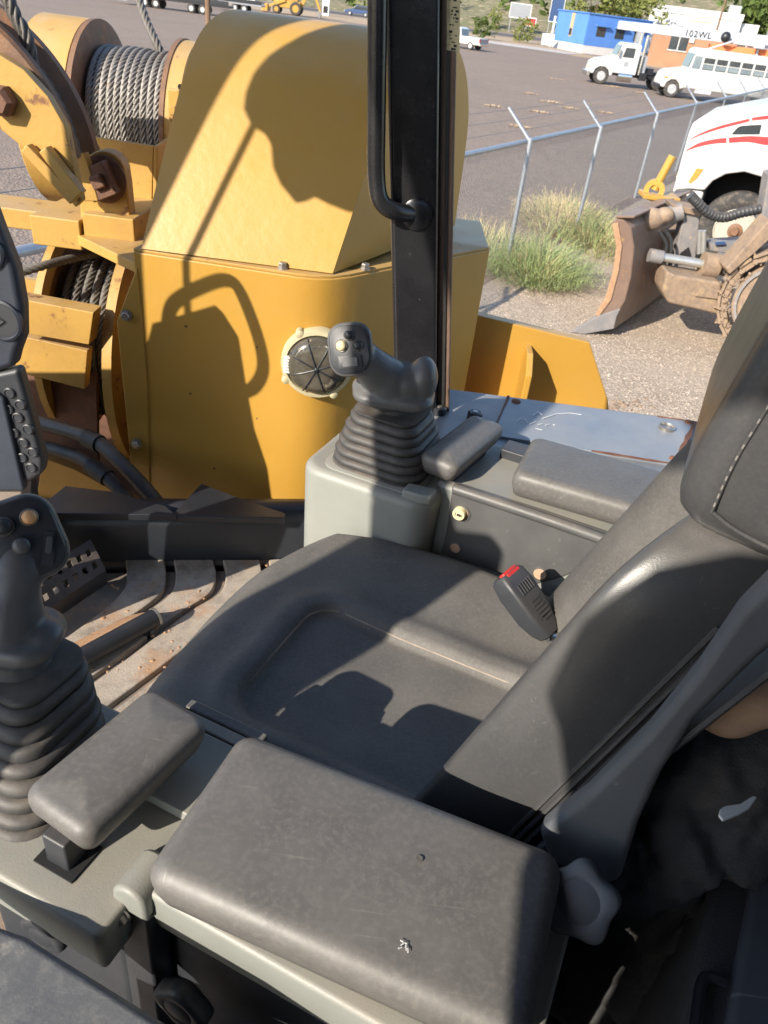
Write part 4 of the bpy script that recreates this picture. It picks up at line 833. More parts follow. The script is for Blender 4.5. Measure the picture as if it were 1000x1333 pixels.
# ------------------------------------------------------------------ foliage
def leafmat(name, c1, c2):
    mat(name, c1, c2, sc=3, rough=.8, bump=0, spec=.1)
leafmat('leaf', (.055, .085, .022), (.10, .13, .035)); leafmat('leaf_light', (.13, .16, .045), (.19, .19, .06)); leafmat('straw', (.62, .50, .28), (.50, .40, .22)); leafmat('weed', (.26, .33, .13), (.34, .39, .17)); leafmat('bark', (.10, .07, .05), (.07, .05, .035))
def blades(c, rx, ry, h, n, wd=.012, lean=.6, seg=3, twig=0):
    mb = MB()
    for k in range(n):
        a = random.uniform(0, 2*math.pi); q = math.sqrt(random.random()); p = Vector(c)+Vector((math.cos(a)*rx*q, math.sin(a)*ry*q, 0))
        hh = h*random.uniform(.45, 1)*(1-.45*q*q); d = Vector((math.cos(a)*q*lean+random.uniform(-.35, .35), math.sin(a)*q*lean+random.uniform(-.35, .35), 1)).normalized(); s = Vector((-d.y, d.x, 0)); s = s.normalized() if s.length > .01 else Vector((1, 0, 0)); s = (s+Vector((random.uniform(-.7, .7), random.uniform(-.7, .7), 0))).normalized()
        L = []; pp = p
        for i in range(seg+1):
            t = i/seg; w_ = wd*(1-.85*t); L.append((pp-s*w_, pp+s*w_)); d = (d+Vector((d.x*.35, d.y*.35, -.12*t))+Vector((random.uniform(-.15, .15),)*2+(0,))).normalized(); pp = pp+d*hh/seg
        v = [x for pr in L for x in pr]; mb.add(v, [(2*i, 2*i+1, 2*i+3, 2*i+2) for i in range(seg)])
        for t in range(twig):
            i = random.randint(1, seg); q0 = (L[i][0]+L[i][1])/2; dq = Vector((random.uniform(-1, 1), random.uniform(-1, 1), random.uniform(.2, 1))).normalized()*hh*random.uniform(.12, .25); s2 = UZ.cross(dq).normalized()*wd*.5
            mb.add([q0-s2, q0+s2, q0+dq], [(0, 1, 2)])
    return mb
g = thing('weed_bush', 'wispy pale green weed bush growing at the foot of the chain link fence', 'bush', PG(695, 372)); c = PG(694, 358)
blades(c, .66, .85, 1.05, 1500, .005, 1.15, 5, 3).build('foliage', 'weed', g, smooth=180); blades(c, .5, .6, .7, 300, .006, .8, 3, 1).build('dry_stems', 'straw', g, smooth=180)
g = thing('weed_bush', 'smaller green weed bush at the fence beside the bulldozer blade', 'bush', PG(775, 322)); c = PG(778, 318)
blades(c, .6, 1.2, .8, 600, .006, 1.0, 5, 3).build('foliage', 'weed', g, smooth=180); blades(c, .6, 1.2, .7, 300, .006, .8, 3, 1).build('dry_stems', 'straw', g, smooth=180)
g = thing('dry_grass_clump', 'pale dry straw clump beyond the chain link fence', 'grass clump', PG(740, 285)); c = PG(738, 290)
blades(c, 1.0, 1.9, .70, 1100, .007, 1.1, 4, 2).build('foliage', 'straw', g, smooth=180); blades(c, 1.0, 1.7, .7, 250, .007, .6, 4, 1).build('green_stems', 'weed', g, smooth=180)
g = thing('dry_grass_clump', 'low straw weeds between the fence and winch cover', 'grass clump', PG(640, 320)); c = PG(632, 322)
blades(c, .9, 1.2, .6, 380, .005, .7, 3, 1).build('foliage', 'straw', g, smooth=180); blades(c, .8, 1.0, .6, 120, .005, .7, 3, 1).build('green_stems', 'weed', g, smooth=180)
mb = MB()
for x, y, rx in ((722, 103, .8), (716, 133, .7), (741, 141, .5), (703, 146, .6), (797, 113, .9), (640, 138, .5), (690, 122, .5), (788, 147, .5), (676, 165, .5), (835, 121, .5)):
    c = PG(x, y); mb.v, mb.f = mb.v, mb.f; t = blades(c, rx, rx*.9, .12, 70, .03, 1.6, 2); mb.add(t.v, t.f)
leafmat('dry_tuft', (.46, .34, .22), (.38, .28, .18)); tagm(mb.build('straw_tufts', 'dry_tuft', smooth=180), 'flattened straw tufts dotted over the open gravel lot', 'straw', kind='stuff')
def tree(label, loc, h, w, n, mt, trunk=True, name='tree', cat='tree', ls=.35, grp=None):
    t = thing(name, label, cat, loc, 0, grp); loc = Vector(loc)
    if trunk:
        mb = MB(); mb.tube([loc, loc+Vector((.1, 0, h*.3)), loc+Vector((.0, .1, h*.6))], [w*.05, w*.035, w*.015], 8)
        for k in range(6):
            a = k*1.05; mb.tube([loc+UZ*h*.28, loc+Vector((math.cos(a)*w*.22, math.sin(a)*w*.22, h*.5)), loc+Vector((math.cos(a)*w*.36, math.sin(a)*w*.36, h*.65))], [w*.02, w*.012, w*.005], 6)
        mb.build('trunk', 'bark', t)
    mb = MB(); cl = [(loc+Vector((random.gauss(0, .24)*w, random.gauss(0, .24)*w, h*random.uniform(.35 if trunk else .15, .95))), random.uniform(.10, .2)*w) for _ in range(26)]
    for k in range(n):
        c, r = random.choice(cl); d = Vector((random.gauss(0, 1), random.gauss(0, 1), random.gauss(0, .8))).normalized()*r*random.uniform(.5, 1.05); p = c+d; p.z = max(p.z, loc.z+.1)
        s = ls*random.uniform(.5, 1.2); u_ = Vector((random.gauss(0, 1), random.gauss(0, 1), random.gauss(0, 1))).normalized(); v_ = u_.cross(Vector((random.gauss(0, 1), random.gauss(0, 1), random.gauss(0, 1)))).normalized()
        mb.add([p-u_*s, p+v_*s*.45, p+u_*s, p-v_*s*.45], [(0, 1, 2, 3)])
    mb.build('crown', mt, t, smooth=180)
    return t
tree('light green leafy tree behind the blue building', (22, 140, 0), 9.5, 9, 2600, 'leaf_light', ls=.45)
tree('broad dark green tree behind the white crane boom', (62, 166, 0), 15, 20, 5600, 'leaf', ls=.8)
tree('large green tree behind the bus and crane boom end', (80, 170, 0), 17, 24, 5600, 'leaf', ls=.8)
tree('olive tree between the two light green ones by the blue building', (29, 150, 0), 8, 8, 1500, 'leaf_light', ls=.45)
tree('small green tree before the white flat roofed building', (46, 128, 0), 8.4, 5, 1100, 'leaf', ls=.4)
for i, (x, y, hh, lab) in enumerate(((4.8, 122, 2.6, 'round roadside bush near the parked pickup'), (10.6, 128, 3.0, 'darker roadside bush beside the red and white sign'), (-4, 175, 3.5, 'wide olive shrub on the bank beyond the road'), (9, 178, 4, 'olive shrub on the bank behind the notice board'), (-32, 172, 4, 'shrub on the bank behind the backhoe'), (-16, 176, 5, 'green shrub on the bank behind the parked cars'))):
    tree(lab, (x, y, -.1), hh, hh*1.05, 700, 'leaf_light' if i % 2 else 'leaf', False, 'shrub', 'shrub', .22)
# hillside scrub
mb = MB()
for k in range(420):
    x = random.uniform(-240, 280); j = random.uniform(.02, 1); y = 175+320*j**1.3; z = (j**1.1)*(26+.05*x+6*math.sin(x*.021)); r = random.uniform(.8, 2.6)
    for q in range(9):
        p = Vector((x+random.gauss(0, r*.5), y+random.gauss(0, r*.5), z+random.uniform(0, r))); u_ = Vector((random.gauss(0, 1), random.gauss(0, 1), random.gauss(0, 1))).normalized()*r*.5; v_ = u_.cross(Vector((random.gauss(0, 1), 1, random.gauss(0, 1)))).normalized()*r*.35; mb.add([p-u_, p+v_, p+u_, p-v_], [(0, 1, 2, 3)])
tagm(mb.build('hillside_scrub', 'leaf', smooth=180), 'scattered low scrub covering the far hillside', 'scrub', kind='stuff')

# ------------------------------------------------------------------ chain link fence
mat('galv', (.40, .42, .45), (.33, .35, .38), sc=12, rough=.45, metal=.55, bump=.05)
mat('wire', (.24, .245, .25), rough=.5, metal=.4, bump=0)
fe = thing('chain_link_fence', 'galvanised chain link fence with angled barbed wire arms across the yard', 'fence', fp)
P = [fp+fd*(-2.75*3), fp+fd*-5.5, fp+fd*-2.75]+[Vector((PH(x, y, 1.6).x, PH(x, y, 1.6).y, 0)) for x, y in ((690, 186), (782, 169), (856, 150), (907, 135), (945, 127), (972, 121), (995, 116))]
P += [P[-1]+fd*5, P[-1]+fd*10]
arm_d = (-rn*.42+UZ*.36-fd*.05)
for i, p in enumerate(P):
    ln = Vector((random.uniform(-.03, .03), random.uniform(-.03, .03), 0))
    po = MB().tube([p+ln-UZ*.02, p+UZ*1.8], .038, 12).build('post', 'galv', fe, smooth=60)
    MB().lathe([(.036, 0), (.036, .05), (.02, .07)], p+UZ*1.8, UZ, 12).build('post_cap', 'galv', po)
    MB().tube([p+UZ*1.82, p+UZ*1.86+arm_d], [.03, .024], 8).build('barb_arm', 'galv', fe, smooth=60)
MB().tube([p+UZ*1.8 for p in (P[0], P[-1])], .036, 12).build('top_rail', 'galv', fe, smooth=60)
for t in (.35, .68, .98):
    mb = MB(); mb.tube([p+UZ*1.86+arm_d*t+UZ*(-.03 if i % 2 else 0) for i, p in enumerate(P)], .003, 5); mb.build('barbed_wire', 'wire', fe)
mb = MB(); L_ = (P[-1]-P[0]).length; wr = .0021
def wire(a, b):
    d = (b-a).normalized(); n1 = rn*wr; n2 = d.cross(rn).normalized()*wr; A = [n1, -n1*.5+n2*.87, -n1*.5-n2*.87]
    mb.add([a+q for q in A]+[b+q for q in A], [(0, 1, 4, 3), (1, 2, 5, 4), (2, 0, 3, 5)])
hM = 1.76; s_ = -hM
while s_ < L_:
    for sg in (1, -1):
        x0, x1 = s_, s_+hM; z0, z1 = (.03, .03+hM) if sg > 0 else (.03+hM, .03)
        if x0 < 0: z0 = z0+(z1-z0)*(-x0/hM); x0 = 0
        if x1 > L_: z1 = z0+(z1-z0)*((L_-x0)/(x1-x0)); x1 = L_
        if x1 > x0+.01: wire(P[0]+fd*x0+UZ*z0, P[0]+fd*x1+UZ*z1)
    s_ += .072
tagm(mb.build('wire_mesh', 'wire', fe, smooth=180), None, None, kind='stuff')

# ------------------------------------------------------------------ vehicles
mat('car_white', (.56, .55, .54), (.52, .51, .50), sc=2, rough=.25, bump=0, coat=.6)
mat('bus_white', (.54, .53, .51), (.48, .47, .45), sc=2, rough=.4, bump=0, spot=((.42, .36, .29), 5, .7, .85))
mat('car_red', (.60, .05, .05), (.5, .04, .045), sc=3, rough=.3, bump=0)
mat('car_blue', (.05, .09, .20), rough=.25, bump=0, coat=.5); mat('car_grey', (.30, .31, .33), rough=.3, bump=0, coat=.4); mat('car_dark', (.02, .02, .024), rough=.4, bump=0)
mat('glass_dark', (.03, .035, .04), (.05, .06, .065), sc=2, rough=.08, bump=0, spec=.8); mat('glass_pale', (.20, .24, .26), (.12, .15, .17), sc=1.5, rough=.1, bump=0, spec=.8)
mat('tyre', (.03, .028, .027), (.05, .046, .043), sc=12, rough=.85, bump=.3, bs=60, spot=((.16, .13, .10), 9, .5, .7)); mat('rim', (.42, .39, .33), (.34, .31, .26), sc=8, rough=.5, bump=.05, spot=((.28, .18, .1), 14, .62, .75)); mat('rim_grey', (.5, .5, .5), rough=.45, metal=.4)
mat('lamp_glass', (.70, .66, .52), (.55, .5, .4), sc=20, rough=.15, bump=0, coat=.6); mat('amber', (.80, .26, .06), rough=.25, bump=0); mat('tail_red', (.5, .03, .03), rough=.3, bump=0)
def wheel(par, c, r, w, ax=(0, 1, 0), rimm='rim_grey', holes=0, world=False):
    c = Vector(c); a = Vector(ax)
    t = MB().lathe([(r*.55, -w*.38), (r*.62, -w*.5), (r*.9, -w*.5), (r*.985, -w*.36), (r, -w*.2), (r, w*.2), (r*.985, w*.36), (r*.9, w*.5), (r*.62, w*.5), (r*.55, w*.38)], c, a, 40).build('wheel', 'tyre', par, world=world, smooth=40)
    MB().lathe([(r*.57, -w*.42), (r*.54, -w*.46), (r*.5, -w*.35), (r*.2, -w*.28), (r*.18, -w*.40), (r*.10, -w*.44), (r*.01, -w*.44)], c, a, 32).build('rim', rimm, t, world=world, smooth=40)
    u_, w_, _ = frame(a)
    for k in range(holes):
        q = 2*math.pi*k/holes; MB().lathe([(r*.065, -w*.352), (r*.065, -w*.33)], c+(u_*math.cos(q)+w_*math.sin(q))*r*.40, a, 12).build('rim_hole', 'dark_void', t, world=world)
    return t
def prof(par, name, pts, y0, y1, mt, bev=.03, seg=3):     # side profile in x,z extruded across
    return MB().prism([Vector((x, y0, z)) for x, z in pts], (0, y1-y0, 0)).build(name, mt, par, bev=bev, seg=seg, world=False)
def lbox(par, name, x0, x1, y0, y1, z0, z1, mt, bev=0): return MB().bx(x0, x1, y0, y1, z0, z1).build(name, mt, par, bev=bev, seg=2, world=False)
# local frame: x forward, y left. heading -X: rz = pi, the side seen from the cab is y = +
# ---- school bus
p = PG(862, 124); bus = thing('school_bus', 'white long nosed bus with a row of side windows', 'bus', (p.x+.4, p.y, 0), math.pi-R(2))
W2 = 1.15
prof(bus, 'body', [(-8.6, .55), (-8.6, 2.6), (-8.4, 2.78), (-1.0, 2.82), (-.75, 2.72), (-.55, 1.75), (-.5, .6)], -W2, W2, 'bus_white', .14, 4)
prof(bus, 'bonnet', [(-.6, .6), (-.6, 1.7), (.6, 1.45), (.85, 1.30), (.95, .9), (.95, .55), (.62, .5), (.55, .78), (.3, .98), (-.02, .98), (-.25, .78), (-.32, .5)], -W2+.1, W2-.1, 'bus_white', .08, 3)
for x in (0.12, -5.9):
    for y in (W2-.25, -W2+.25): wheel(bus, (x, y, .48), .48, .3, (0, -1 if y > 0 else 1, 0), 'rim_grey')
for k in range(9):
    x = -1.65-.78*k; w = lbox(bus, 'window', x-.33, x+.33, W2-.005, W2+.012, 1.72, 2.36, 'glass_dark'); lbox(w, 'sash', x-.345, x+.345, W2+.005, W2+.022, 2.02, 2.06, 'bus_white'); lbox(w, 'lower_pane', x-.31, x+.31, W2+.013, W2+.016, 1.76, 2.0, 'glass_pale')
w = MB().prism([Vector((x, W2-.004, z)) for x, z in ((-.72, 2.4), (-1.18, 2.4), (-1.18, 1.72), (-.66, 1.72))], (0, .016, 0)).build('window', 'glass_pale', bus, world=False)
MB().prism([Vector((-.52, y, 1.78)) for y in (-.95, .95)]+[Vector((-.70, y, 2.5)) for y in (.95, -.95)], (.02, 0, .005)).build('windscreen', 'glass_dark', bus, world=False)
for z in (1.25, .95): lbox(bus, 'side_rail', -8.5, -1.0, W2, W2+.025, z, z+.05, 'bus_white')
lbox(bus, 'step_tank', -2.3, -1.3, W2-.2, W2+.015, .42, .62, 'bus_white', .03)
lbox(bus, 'headlight', .93, .97, W2-.5, W2-.25, .85, 1.05, 'lamp_glass'); lbox(bus, 'side_marker', .55, .8, W2-.11, W2-.085, 1.02, 1.12, 'amber')
lbox(bus, 'bumper', .9, 1.1, -W2+.1, W2-.1, .45, .68, 'car_dark', .03)
# ---- lorry tractor
p = PG(779, 108); tr = thing('truck_tractor', 'white truck tractor with chrome stacks and bare rear frame', 'truck', (p.x, p.y, 0), math.pi+R(1))
prof(tr, 'cab', [(-2.15, .75), (-2.15, 2.45), (-1.95, 2.55), (-1.05, 2.55), (-.85, 2.4), (-.62, 1.7), (-.55, .75)], -1.0, 1.0, 'car_white', .08, 4)
prof(tr, 'bonnet', [(-.6, .8), (-.6, 1.68), (.5, 1.45), (.85, 1.25), (.95, .8), (.95, .6), (.68, .55), (.58, .85), (.32, 1.02), (-.05, 1.02), (-.32, .85), (-.42, .55), (-.6, .55)], -1.0, 1.0, 'car_white', .1, 4)
for y in (.85, -.85): wheel(tr, (.12, y, .5), .5, .3, (0, -1 if y > 0 else 1, 0), 'rim_grey', 6)
for x in (-3.9, -5.1):
    for y in (.8, -.8): wheel(tr, (x, y, .5), .5, .45, (0, -1 if y > 0 else 1, 0), 'rim_grey')
for y in (.35, -.35): lbox(tr, 'frame_rail', -6.2, -.5, y-.06, y+.06, .6, .85, 'car_dark')
MB().prism([Vector((x, .985, z)) for x, z in ((-1.0, 1.72), (-1.75, 1.72), (-1.75, 2.28), (-1.12, 2.28))], (0, .03, 0)).build('window', 'glass_dark', tr, world=False)
MB().prism([Vector((-.64, y, 1.78)) for y in (-.85, .85)]+[Vector((-.83, y, 2.38)) for y in (.85, -.85)], (.03, 0, .01)).build('windscreen', 'glass_dark', tr, world=False)
for y in (.92, -.92):
    s = MB().tube([Vector((-2.35, y, .8)), Vector((-2.35, y, 3.1))], .085, 14).build('exhaust_stack', 'chrome', tr, world=False)
MB().lathe([(.33, 0), (.33, .95)], (-1.95, .72, .62), (1, 0, 0), 20).build('fuel_tank', 'chrome', tr, world=False)
lbox(tr, 'battery_box', -2.9, -2.45, .5, 1.0, .5, .95, 'car_dark', .02); lbox(tr, 'frame_box', -3.4, -2.6, -.5, .5, .85, 1.25, 'car_dark', .02); lbox(tr, 'fifth_wheel', -4.8, -4.0, -.5, .5, .9, 1.02, 'car_dark', .02); lbox(tr, 'headboard', -2.75, -2.5, -.8, .8, .85, 1.9, 'car_grey', .02)
lbox(tr, 'bumper', .9, 1.1, -1.0, 1.0, .4, .7, 'chrome', .03); lbox(tr, 'headlight', .88, .97, .6, .9, .95, 1.12, 'lamp_glass')
lbox(tr, 'mirror', -.75, -.65, 1.1, 1.25, 1.75, 2.2, 'chrome', .01)
lbox(tr, 'door_emblem', -1.5, -1.2, 1.0, 1.012, 1.2, 1.5, 'car_grey')
# ---- pickup
def car(label, loc, rz, mt, kind='saloon', name='parked_car', cat='car', L=4.6, grp=None):
    c = thing(name, label, cat, loc, rz, grp); h = L/2
    if kind == 'pickup':
        prof(c, 'body', [(-h, .45), (-h, 1.02), (-.35, 1.05), (.9, 1.08), (h-.15, .98), (h, .8), (h, .4)], -.88, .88, mt, .06, 3)
        prof(c, 'cabin', [(-.42, 1.04), (-.30, 1.62), (-.05, 1.72), (.7, 1.70), (1.25, 1.07)], -.78, .78, mt, .06, 3)
        for y in (.785, -.785): MB().prism([Vector((x, y-.01, z)) for x, z in ((-.28, 1.12), (-.18, 1.58), (.66, 1.60), (1.05, 1.12))], (0, .02, 0)).build('side_window', 'glass_dark', c, world=False)
        MB().prism([Vector((-.415, y, 1.12)) for y in (-.65, .65)]+[Vector((-.325, y, 1.58)) for y in (.6, -.6)], (-.02, 0, 0)).build('rear_window', 'glass_dark', c, world=False)
        lbox(c, 'tailgate', -h-.02, -h+.02, -.72, .72, .55, 1.0, 'car_grey'); lbox(c, 'bumper', -h-.14, -h+.02, -.85, .85, .42, .58, 'chrome', .02)
        for y in (.8, -.8): lbox(c, 'tail_lamp', -h-.025, -h+.05, y-.08, y+.09, .7, 1.0, 'tail_red')
    else:
        prof(c, 'body', [(-h, .4), (-h, .85), (-h+.25, .95), (h-1.2, .95), (h-.15, .78), (h, .6), (h, .35)], -.86, .86, mt, .08, 3)
        top = [(-h+.1, .93), (-h+.45, 1.5), (.3, 1.55), (h-1.25, .93)] if kind == 'suv' else [(-h+.45, .93), (-h+1.0, 1.38), (.35, 1.42), (h-1.2, .93)]
        prof(c, 'cabin', top, -.74, .74, mt, .06, 3)
        for y in (.745, -.745): MB().prism([Vector((x*.9+.03, y-.01, z*.97+.03 if z < 1 else z-.08)) for x, z in top], (0, .02, 0)).build('side_window', 'glass_dark', c, world=False)
        for y in (.65, -.65): lbox(c, 'tail_lamp', -h-.012, -h+.05, y-.13, y+.13, .65, .82, 'tail_red'); lbox(c, 'headlight', h-.06, h+.01, y-.13, y+.13, .58, .72, 'lamp_glass')
    for x in (h-.95, -h+.95):
        for y in (.78, -.78): wheel(c, (x, y, .34), .34, .22, (0, -1 if y > 0 else 1, 0))
    return c
p = PG(612, 64); car('white pickup truck parked on the open gravel lot', (p.x-1.0, p.y, 0), math.pi-R(30), 'car_white', 'pickup', 'pickup_truck', 'pickup', 5.0)
p = PG(798, 68); va = thing('delivery_van', 'white van with tan band parked behind the truck tractor', 'van', (p.x-1.2, p.y-8, 0), math.pi/2+R(150))
prof(va, 'body', [(-2.3, .4), (-2.3, 2.0), (-2.1, 2.2), (1.0, 2.2), (1.7, 1.3), (2.4, 1.1), (2.4, .4)], -.9, .9, 'bus_white', .1, 3)
for y in (.9, -.9): lbox(va, 'side_band', -2.2, 1.0, y-.012, y+.012, 1.35, 1.6, 'tan'); 
lbox(va, 'rear_window', -2.33, -2.28, -.6, .6, 1.3, 1.9, 'glass_dark'); lbox(va, 'rear_lettering', -2.325, -2.29, -.5, .5, .85, 1.05, 'car_red')
for x in (1.4, -1.4):
    for y in (.82, -.82): wheel(va, (x, y, .36), .36, .22, (0, -1 if y > 0 else 1, 0))
# ---- semi truck close to the fence
YT = 0.0; TN = Vector((.36, .93, 0)).normalized(); T0 = PY(945, 260, 14.0)
def PT(x, y, off=0): d = ray(x, y); o = Vector((0, 0, Z0)); return o+d*(((T0+TN*off)-o).dot(TN)/d.dot(TN))
st = thing('semi_truck', 'white semi truck bonnet with red swoosh stripes beside the bulldozer', 'truck', PG(960, 350), 0)
pf = [(875, 252), (880, 234), (889, 200), (897, 172), (902, 160), (917, 150), (955, 143), (1005, 134), (1110, 112), (1110, 300), (1038, 300), (1033, 275), (1018, 248), (1000, 233), (969, 224), (945, 227), (928, 236), (917, 248), (898, 246), (882, 247)]
pv = [PT(x, y, 0) for x, y in pf]
mb = MB(); mb.prism(pv, TN*2.3); mb.build('bonnet', 'car_white', st, bev=.07, seg=5)
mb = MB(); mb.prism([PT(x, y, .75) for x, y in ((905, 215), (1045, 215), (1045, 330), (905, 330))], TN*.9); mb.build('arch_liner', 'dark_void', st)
mb = MB(); q = PT(883, 249, 0); TX = Vector((TN.y, -TN.x, 0)); mb.box(Vector((q.x, q.y, (.35+q.z+.06)/2))+TX*.2+TN*1.15, (.42, 2.2, q.z-.29), (TX, TN, UZ)); mb.build('bumper', 'car_white', st, bev=.05)
wc = PT(958, 297, +.12); wr_ = wc.z
wheel(st, Vector((wc.x, wc.y, max(.60, wc.z-.04)))+TN*.1, .62, .30, TN, 'rim', 10, world=True)
MB().lathe([(.12, 0), (.12, .05), (.08, .07), (.06, .12), (.01, .12)], Vector((wc.x, wc.y, max(.60, wc.z-.04)))-TN*.02, -TN, 24).build('hub', 'rim_rust', st)
mb = MB(); mb.prism([PT(x, y, -.004) for x, y in ((880, 231), (885, 220), (901, 216), (917, 218), (911, 228), (900, 239), (884, 234))], TN*.05); mb.build('headlight', 'lamp_glass', st, bev=.01)
mb = MB(); mb.prism([PT(x, y, -.012) for x, y in ((907, 219), (916.5, 220), (908, 232), (899, 239), (896, 237))], TN*.03); mb.build('turn_lamp', 'amber', st, bev=.004)
def stripe(up, lo, mt, nm='stripe'):
    mb = MB(); A = spline([PT(x, y, -.004) for x, y in up], 6); B = spline([PT(x, y, -.004) for x, y in lo], 6); mb.prism(A+B[::-1], TN*.006); return mb.build(nm, mt, st)
stripe([(898, 181), (915, 172), (940, 163), (976, 154)], [(898, 182), (915, 175), (940, 167), (976, 158)], 'car_red'); stripe([(979, 153), (1000, 150), (1060, 143)], [(979, 157), (1000, 155), (1060, 150)], 'car_red')
stripe([(892, 196), (910, 186), (930, 181), (946, 179)], [(892, 197), (910, 191), (930, 187), (946, 186)], 'car_red'); stripe([(949, 179), (975, 177), (1000, 178), (1060, 180)], [(949, 186), (975, 185), (1000, 189), (1060, 193)], 'car_red')
stripe([(953, 174), (962, 165), (975, 163), (992, 162)], [(953, 175), (962, 175), (975, 175), (989, 175)], 'glass_dark', 'bonnet_vent')
mb = MB(); mb.prism([PT(x, y, +.2) for x, y in ((1060, 130), (1110, 20), (1300, 0), (1300, 330), (1060, 330))], TN*2.0); mb.build('cab', 'car_white', st, bev=.1)
# ---- bulldozer
mat('dozer_dirt', (.29, .20, .13), (.20, .14, .095), sc=7, rough=.85, bump=.5, bs=40, spot=((.33, .235, .11), 9, .58, .70), dust=((.40, .30, .21), .6, 5), sub2=((.15, .11, .085), 16))
mat('dozer_blade', (.21, .135, .095), (.155, .10, .075), sc=5, rough=.5, bump=.25, bs=40, spot=((.42, .25, .08), 5, .60, .72), dust=((.40, .29, .2), .35, 4))
mat('dozer_grey', (.16, .155, .16), (.23, .205, .19), sc=8, rough=.6, bump=.3, bs=60, spot=((.4, .27, .16), 6, .58, .7)); mat('steel_bright', (.62, .60, .56), (.5, .48, .44), sc=10, rough=.35, metal=.7)
dz = thing('bulldozer', 'mud caked bulldozer with curved blade, chrome ram and tracks', 'bulldozer', PG(900, 430), 0)
YB = 9.9
bp_ = [(746, 437), (772, 416), (790, 388), (800, 350), (803, 322), (797, 292), (801, 284), (812, 286), (822, 296), (826, 322), (822, 360), (814, 392), (806, 405), (800, 428), (762, 440)]
A = [PY(x, y, YB) for x, y in bp_]; A = [Vector((p.x, p.y, max(p.z, .01))) for p in A]
mb = MB(); wv = PY(886, 243, 12.3)-PY(801, 284, YB); wv.z = 0; loops = [A, [p+wv*.33+Vector((.01, 0, .0)) for p in A], [p+wv*.66 for p in A], [p+wv for p in A]]; mb.loft(loops); bl = mb.build('blade', 'dozer_blade', dz, bev=.02, seg=2)
mb = MB(); e = [PY(x, y, YB-.03) for x, y in ((742, 438), (778, 412), (808, 402), (803, 412), (799, 428), (760, 441))]; e = [Vector((p.x, p.y, max(p.z, .012))) for p in e]; mb.prism(e, (0, .05, 0)); mb.build('cutting_bit', 'dozer_grey', bl, bev=.006)
mb = MB(); e = [PY(x, y, YB-.02) for x, y in ((797, 292), (803, 320), (799, 352), (789, 388), (776, 410), (780, 412), (796, 390), (806, 352), (810, 320), (805, 290))]; mb.prism(e, (0, .05, 0)); mb.build('end_rib', 'orange_dirt', bl, bev=.006)
# top strip plates stepping back
q0 = A[6]; mb = MB(); mb.prism([q0, q0+Vector((.22, -.02, .03)), q0+Vector((.20, 0, .03))+wv, q0+wv], UZ*.03); mb.build('blade_top', 'dozer_blade', bl, bev=.01)
mb = MB(); t0 = PY(852, 247, 11.6); t1 = PY(876, 203, 11.6); mb.tube([t0, t1], .055, 10); mb.build('lift_pin_bar', 'yellow', dz); MB().lathe([(.14, -.06), (.14, .06), (.07, .06), (.07, -.06)], t0, (-.3, -1, 0), 20, cap=False).build('pin_eye', 'yellow', dz)
mb = MB(); e = PY(858, 255, 11.6); mb.box(e, (.5, .4, .06)); mb.build('pin_mount', 'yellow', dz, bev=.01)
def pm(name, pts, Y, d, mt, bev=.012): return MB().prism([PY(x, y, Y) for x, y in pts], (0, d, 0)).build(name, mt, dz, bev=bev, seg=2)
pm('push_arm', [(868, 352), (880, 358), (940, 368), (942, 412), (905, 403), (870, 395), (862, 380)], 9.9, .5, 'dozer_dirt', .04)
pm('arm_pad', [(914, 375), (935, 378), (936, 390), (905, 386)], 9.87, .1, 'dozer_dirt', .01)
pm('upright', [(893, 272), (912, 278), (905, 350), (895, 372), (868, 366), (880, 325)], 10.6, .25, 'dozer_grey', .02)
pm('upright_cap', [(875, 266), (915, 274), (912, 282), (876, 274)], 10.55, .4, 'dozer_dirt', .01)
pm('upright_slot', [(886, 330), (897, 322), (900, 332), (896, 344), (884, 344)], 10.58, .03, 'dark_void', 0)
pm('shadowed_block', [(826, 300), (890, 300), (880, 370), (822, 372)], 11.0, .7, 'dozer_dirt', .02)
mb = MB(); mb.tube([PY(845, 332, 10.2), PY(862, 335, 10.2)], .085, 14); mb.build('ram_eye', 'dozer_grey', dz)
mb = MB(); mb.tube([PY(860, 334, 10.2), PY(918, 344, 10.2)], .055, 16); mb.build('ram_rod', 'steel_bright', dz)
mb = MB(); mb.tube([PY(914, 344, 10.2), PY(934, 347, 10.2)], .155, 18); mb.build('ram_gland', 'dozer_dirt', dz)
mb = MB(); mb.tube([PY(932, 342, 10.25), PY(1010, 358, 10.25)], .135, 18); mb.build('ram_cylinder', 'dozer_grey', dz)
mb = MB(); mb.tube([PY(848, 288, 10.6), PY(888, 275, 10.6)], .11, 16); mb.build('tilt_ram', 'dozer_grey', dz)
mb = MB(); mb.ball(PY(848, 285, 10.5), (.17, .15, .14)); mb.ball(PY(866, 280, 10.5), (.12, .12, .10)); mb.build('ram_clevis', 'dozer_dirt', dz, remesh=.02)
mb = MB(); mb.tube(spline([PY(899, 254, 10.3), PY(906, 262, 10.3), PY(922, 277, 10.3), (PY(942, 283, 10.3)), PY(965, 277, 10.3), PY(990, 272, 10.3)], 14), [.058+.007*(k % 3 == 0) for k in range(71)], 12); mb.build('hose', 'hose', dz)
for P4 in ([(858, 300), (868, 320), (862, 340)], [(866, 300), (874, 315), (872, 345)]):
    mb = MB(); mb.tube(spline([PY(x, y, 10.4) for x, y in P4], 6), .022, 8); mb.build('thin_hose', 'hose', dz)
for x in (911, 917): mb = MB(); mb.tube([PY(x, 300, 10.5), PY(x-1, 330, 10.5)], .03, 10); mb.build('guide_rod', 'steel_bright', dz)
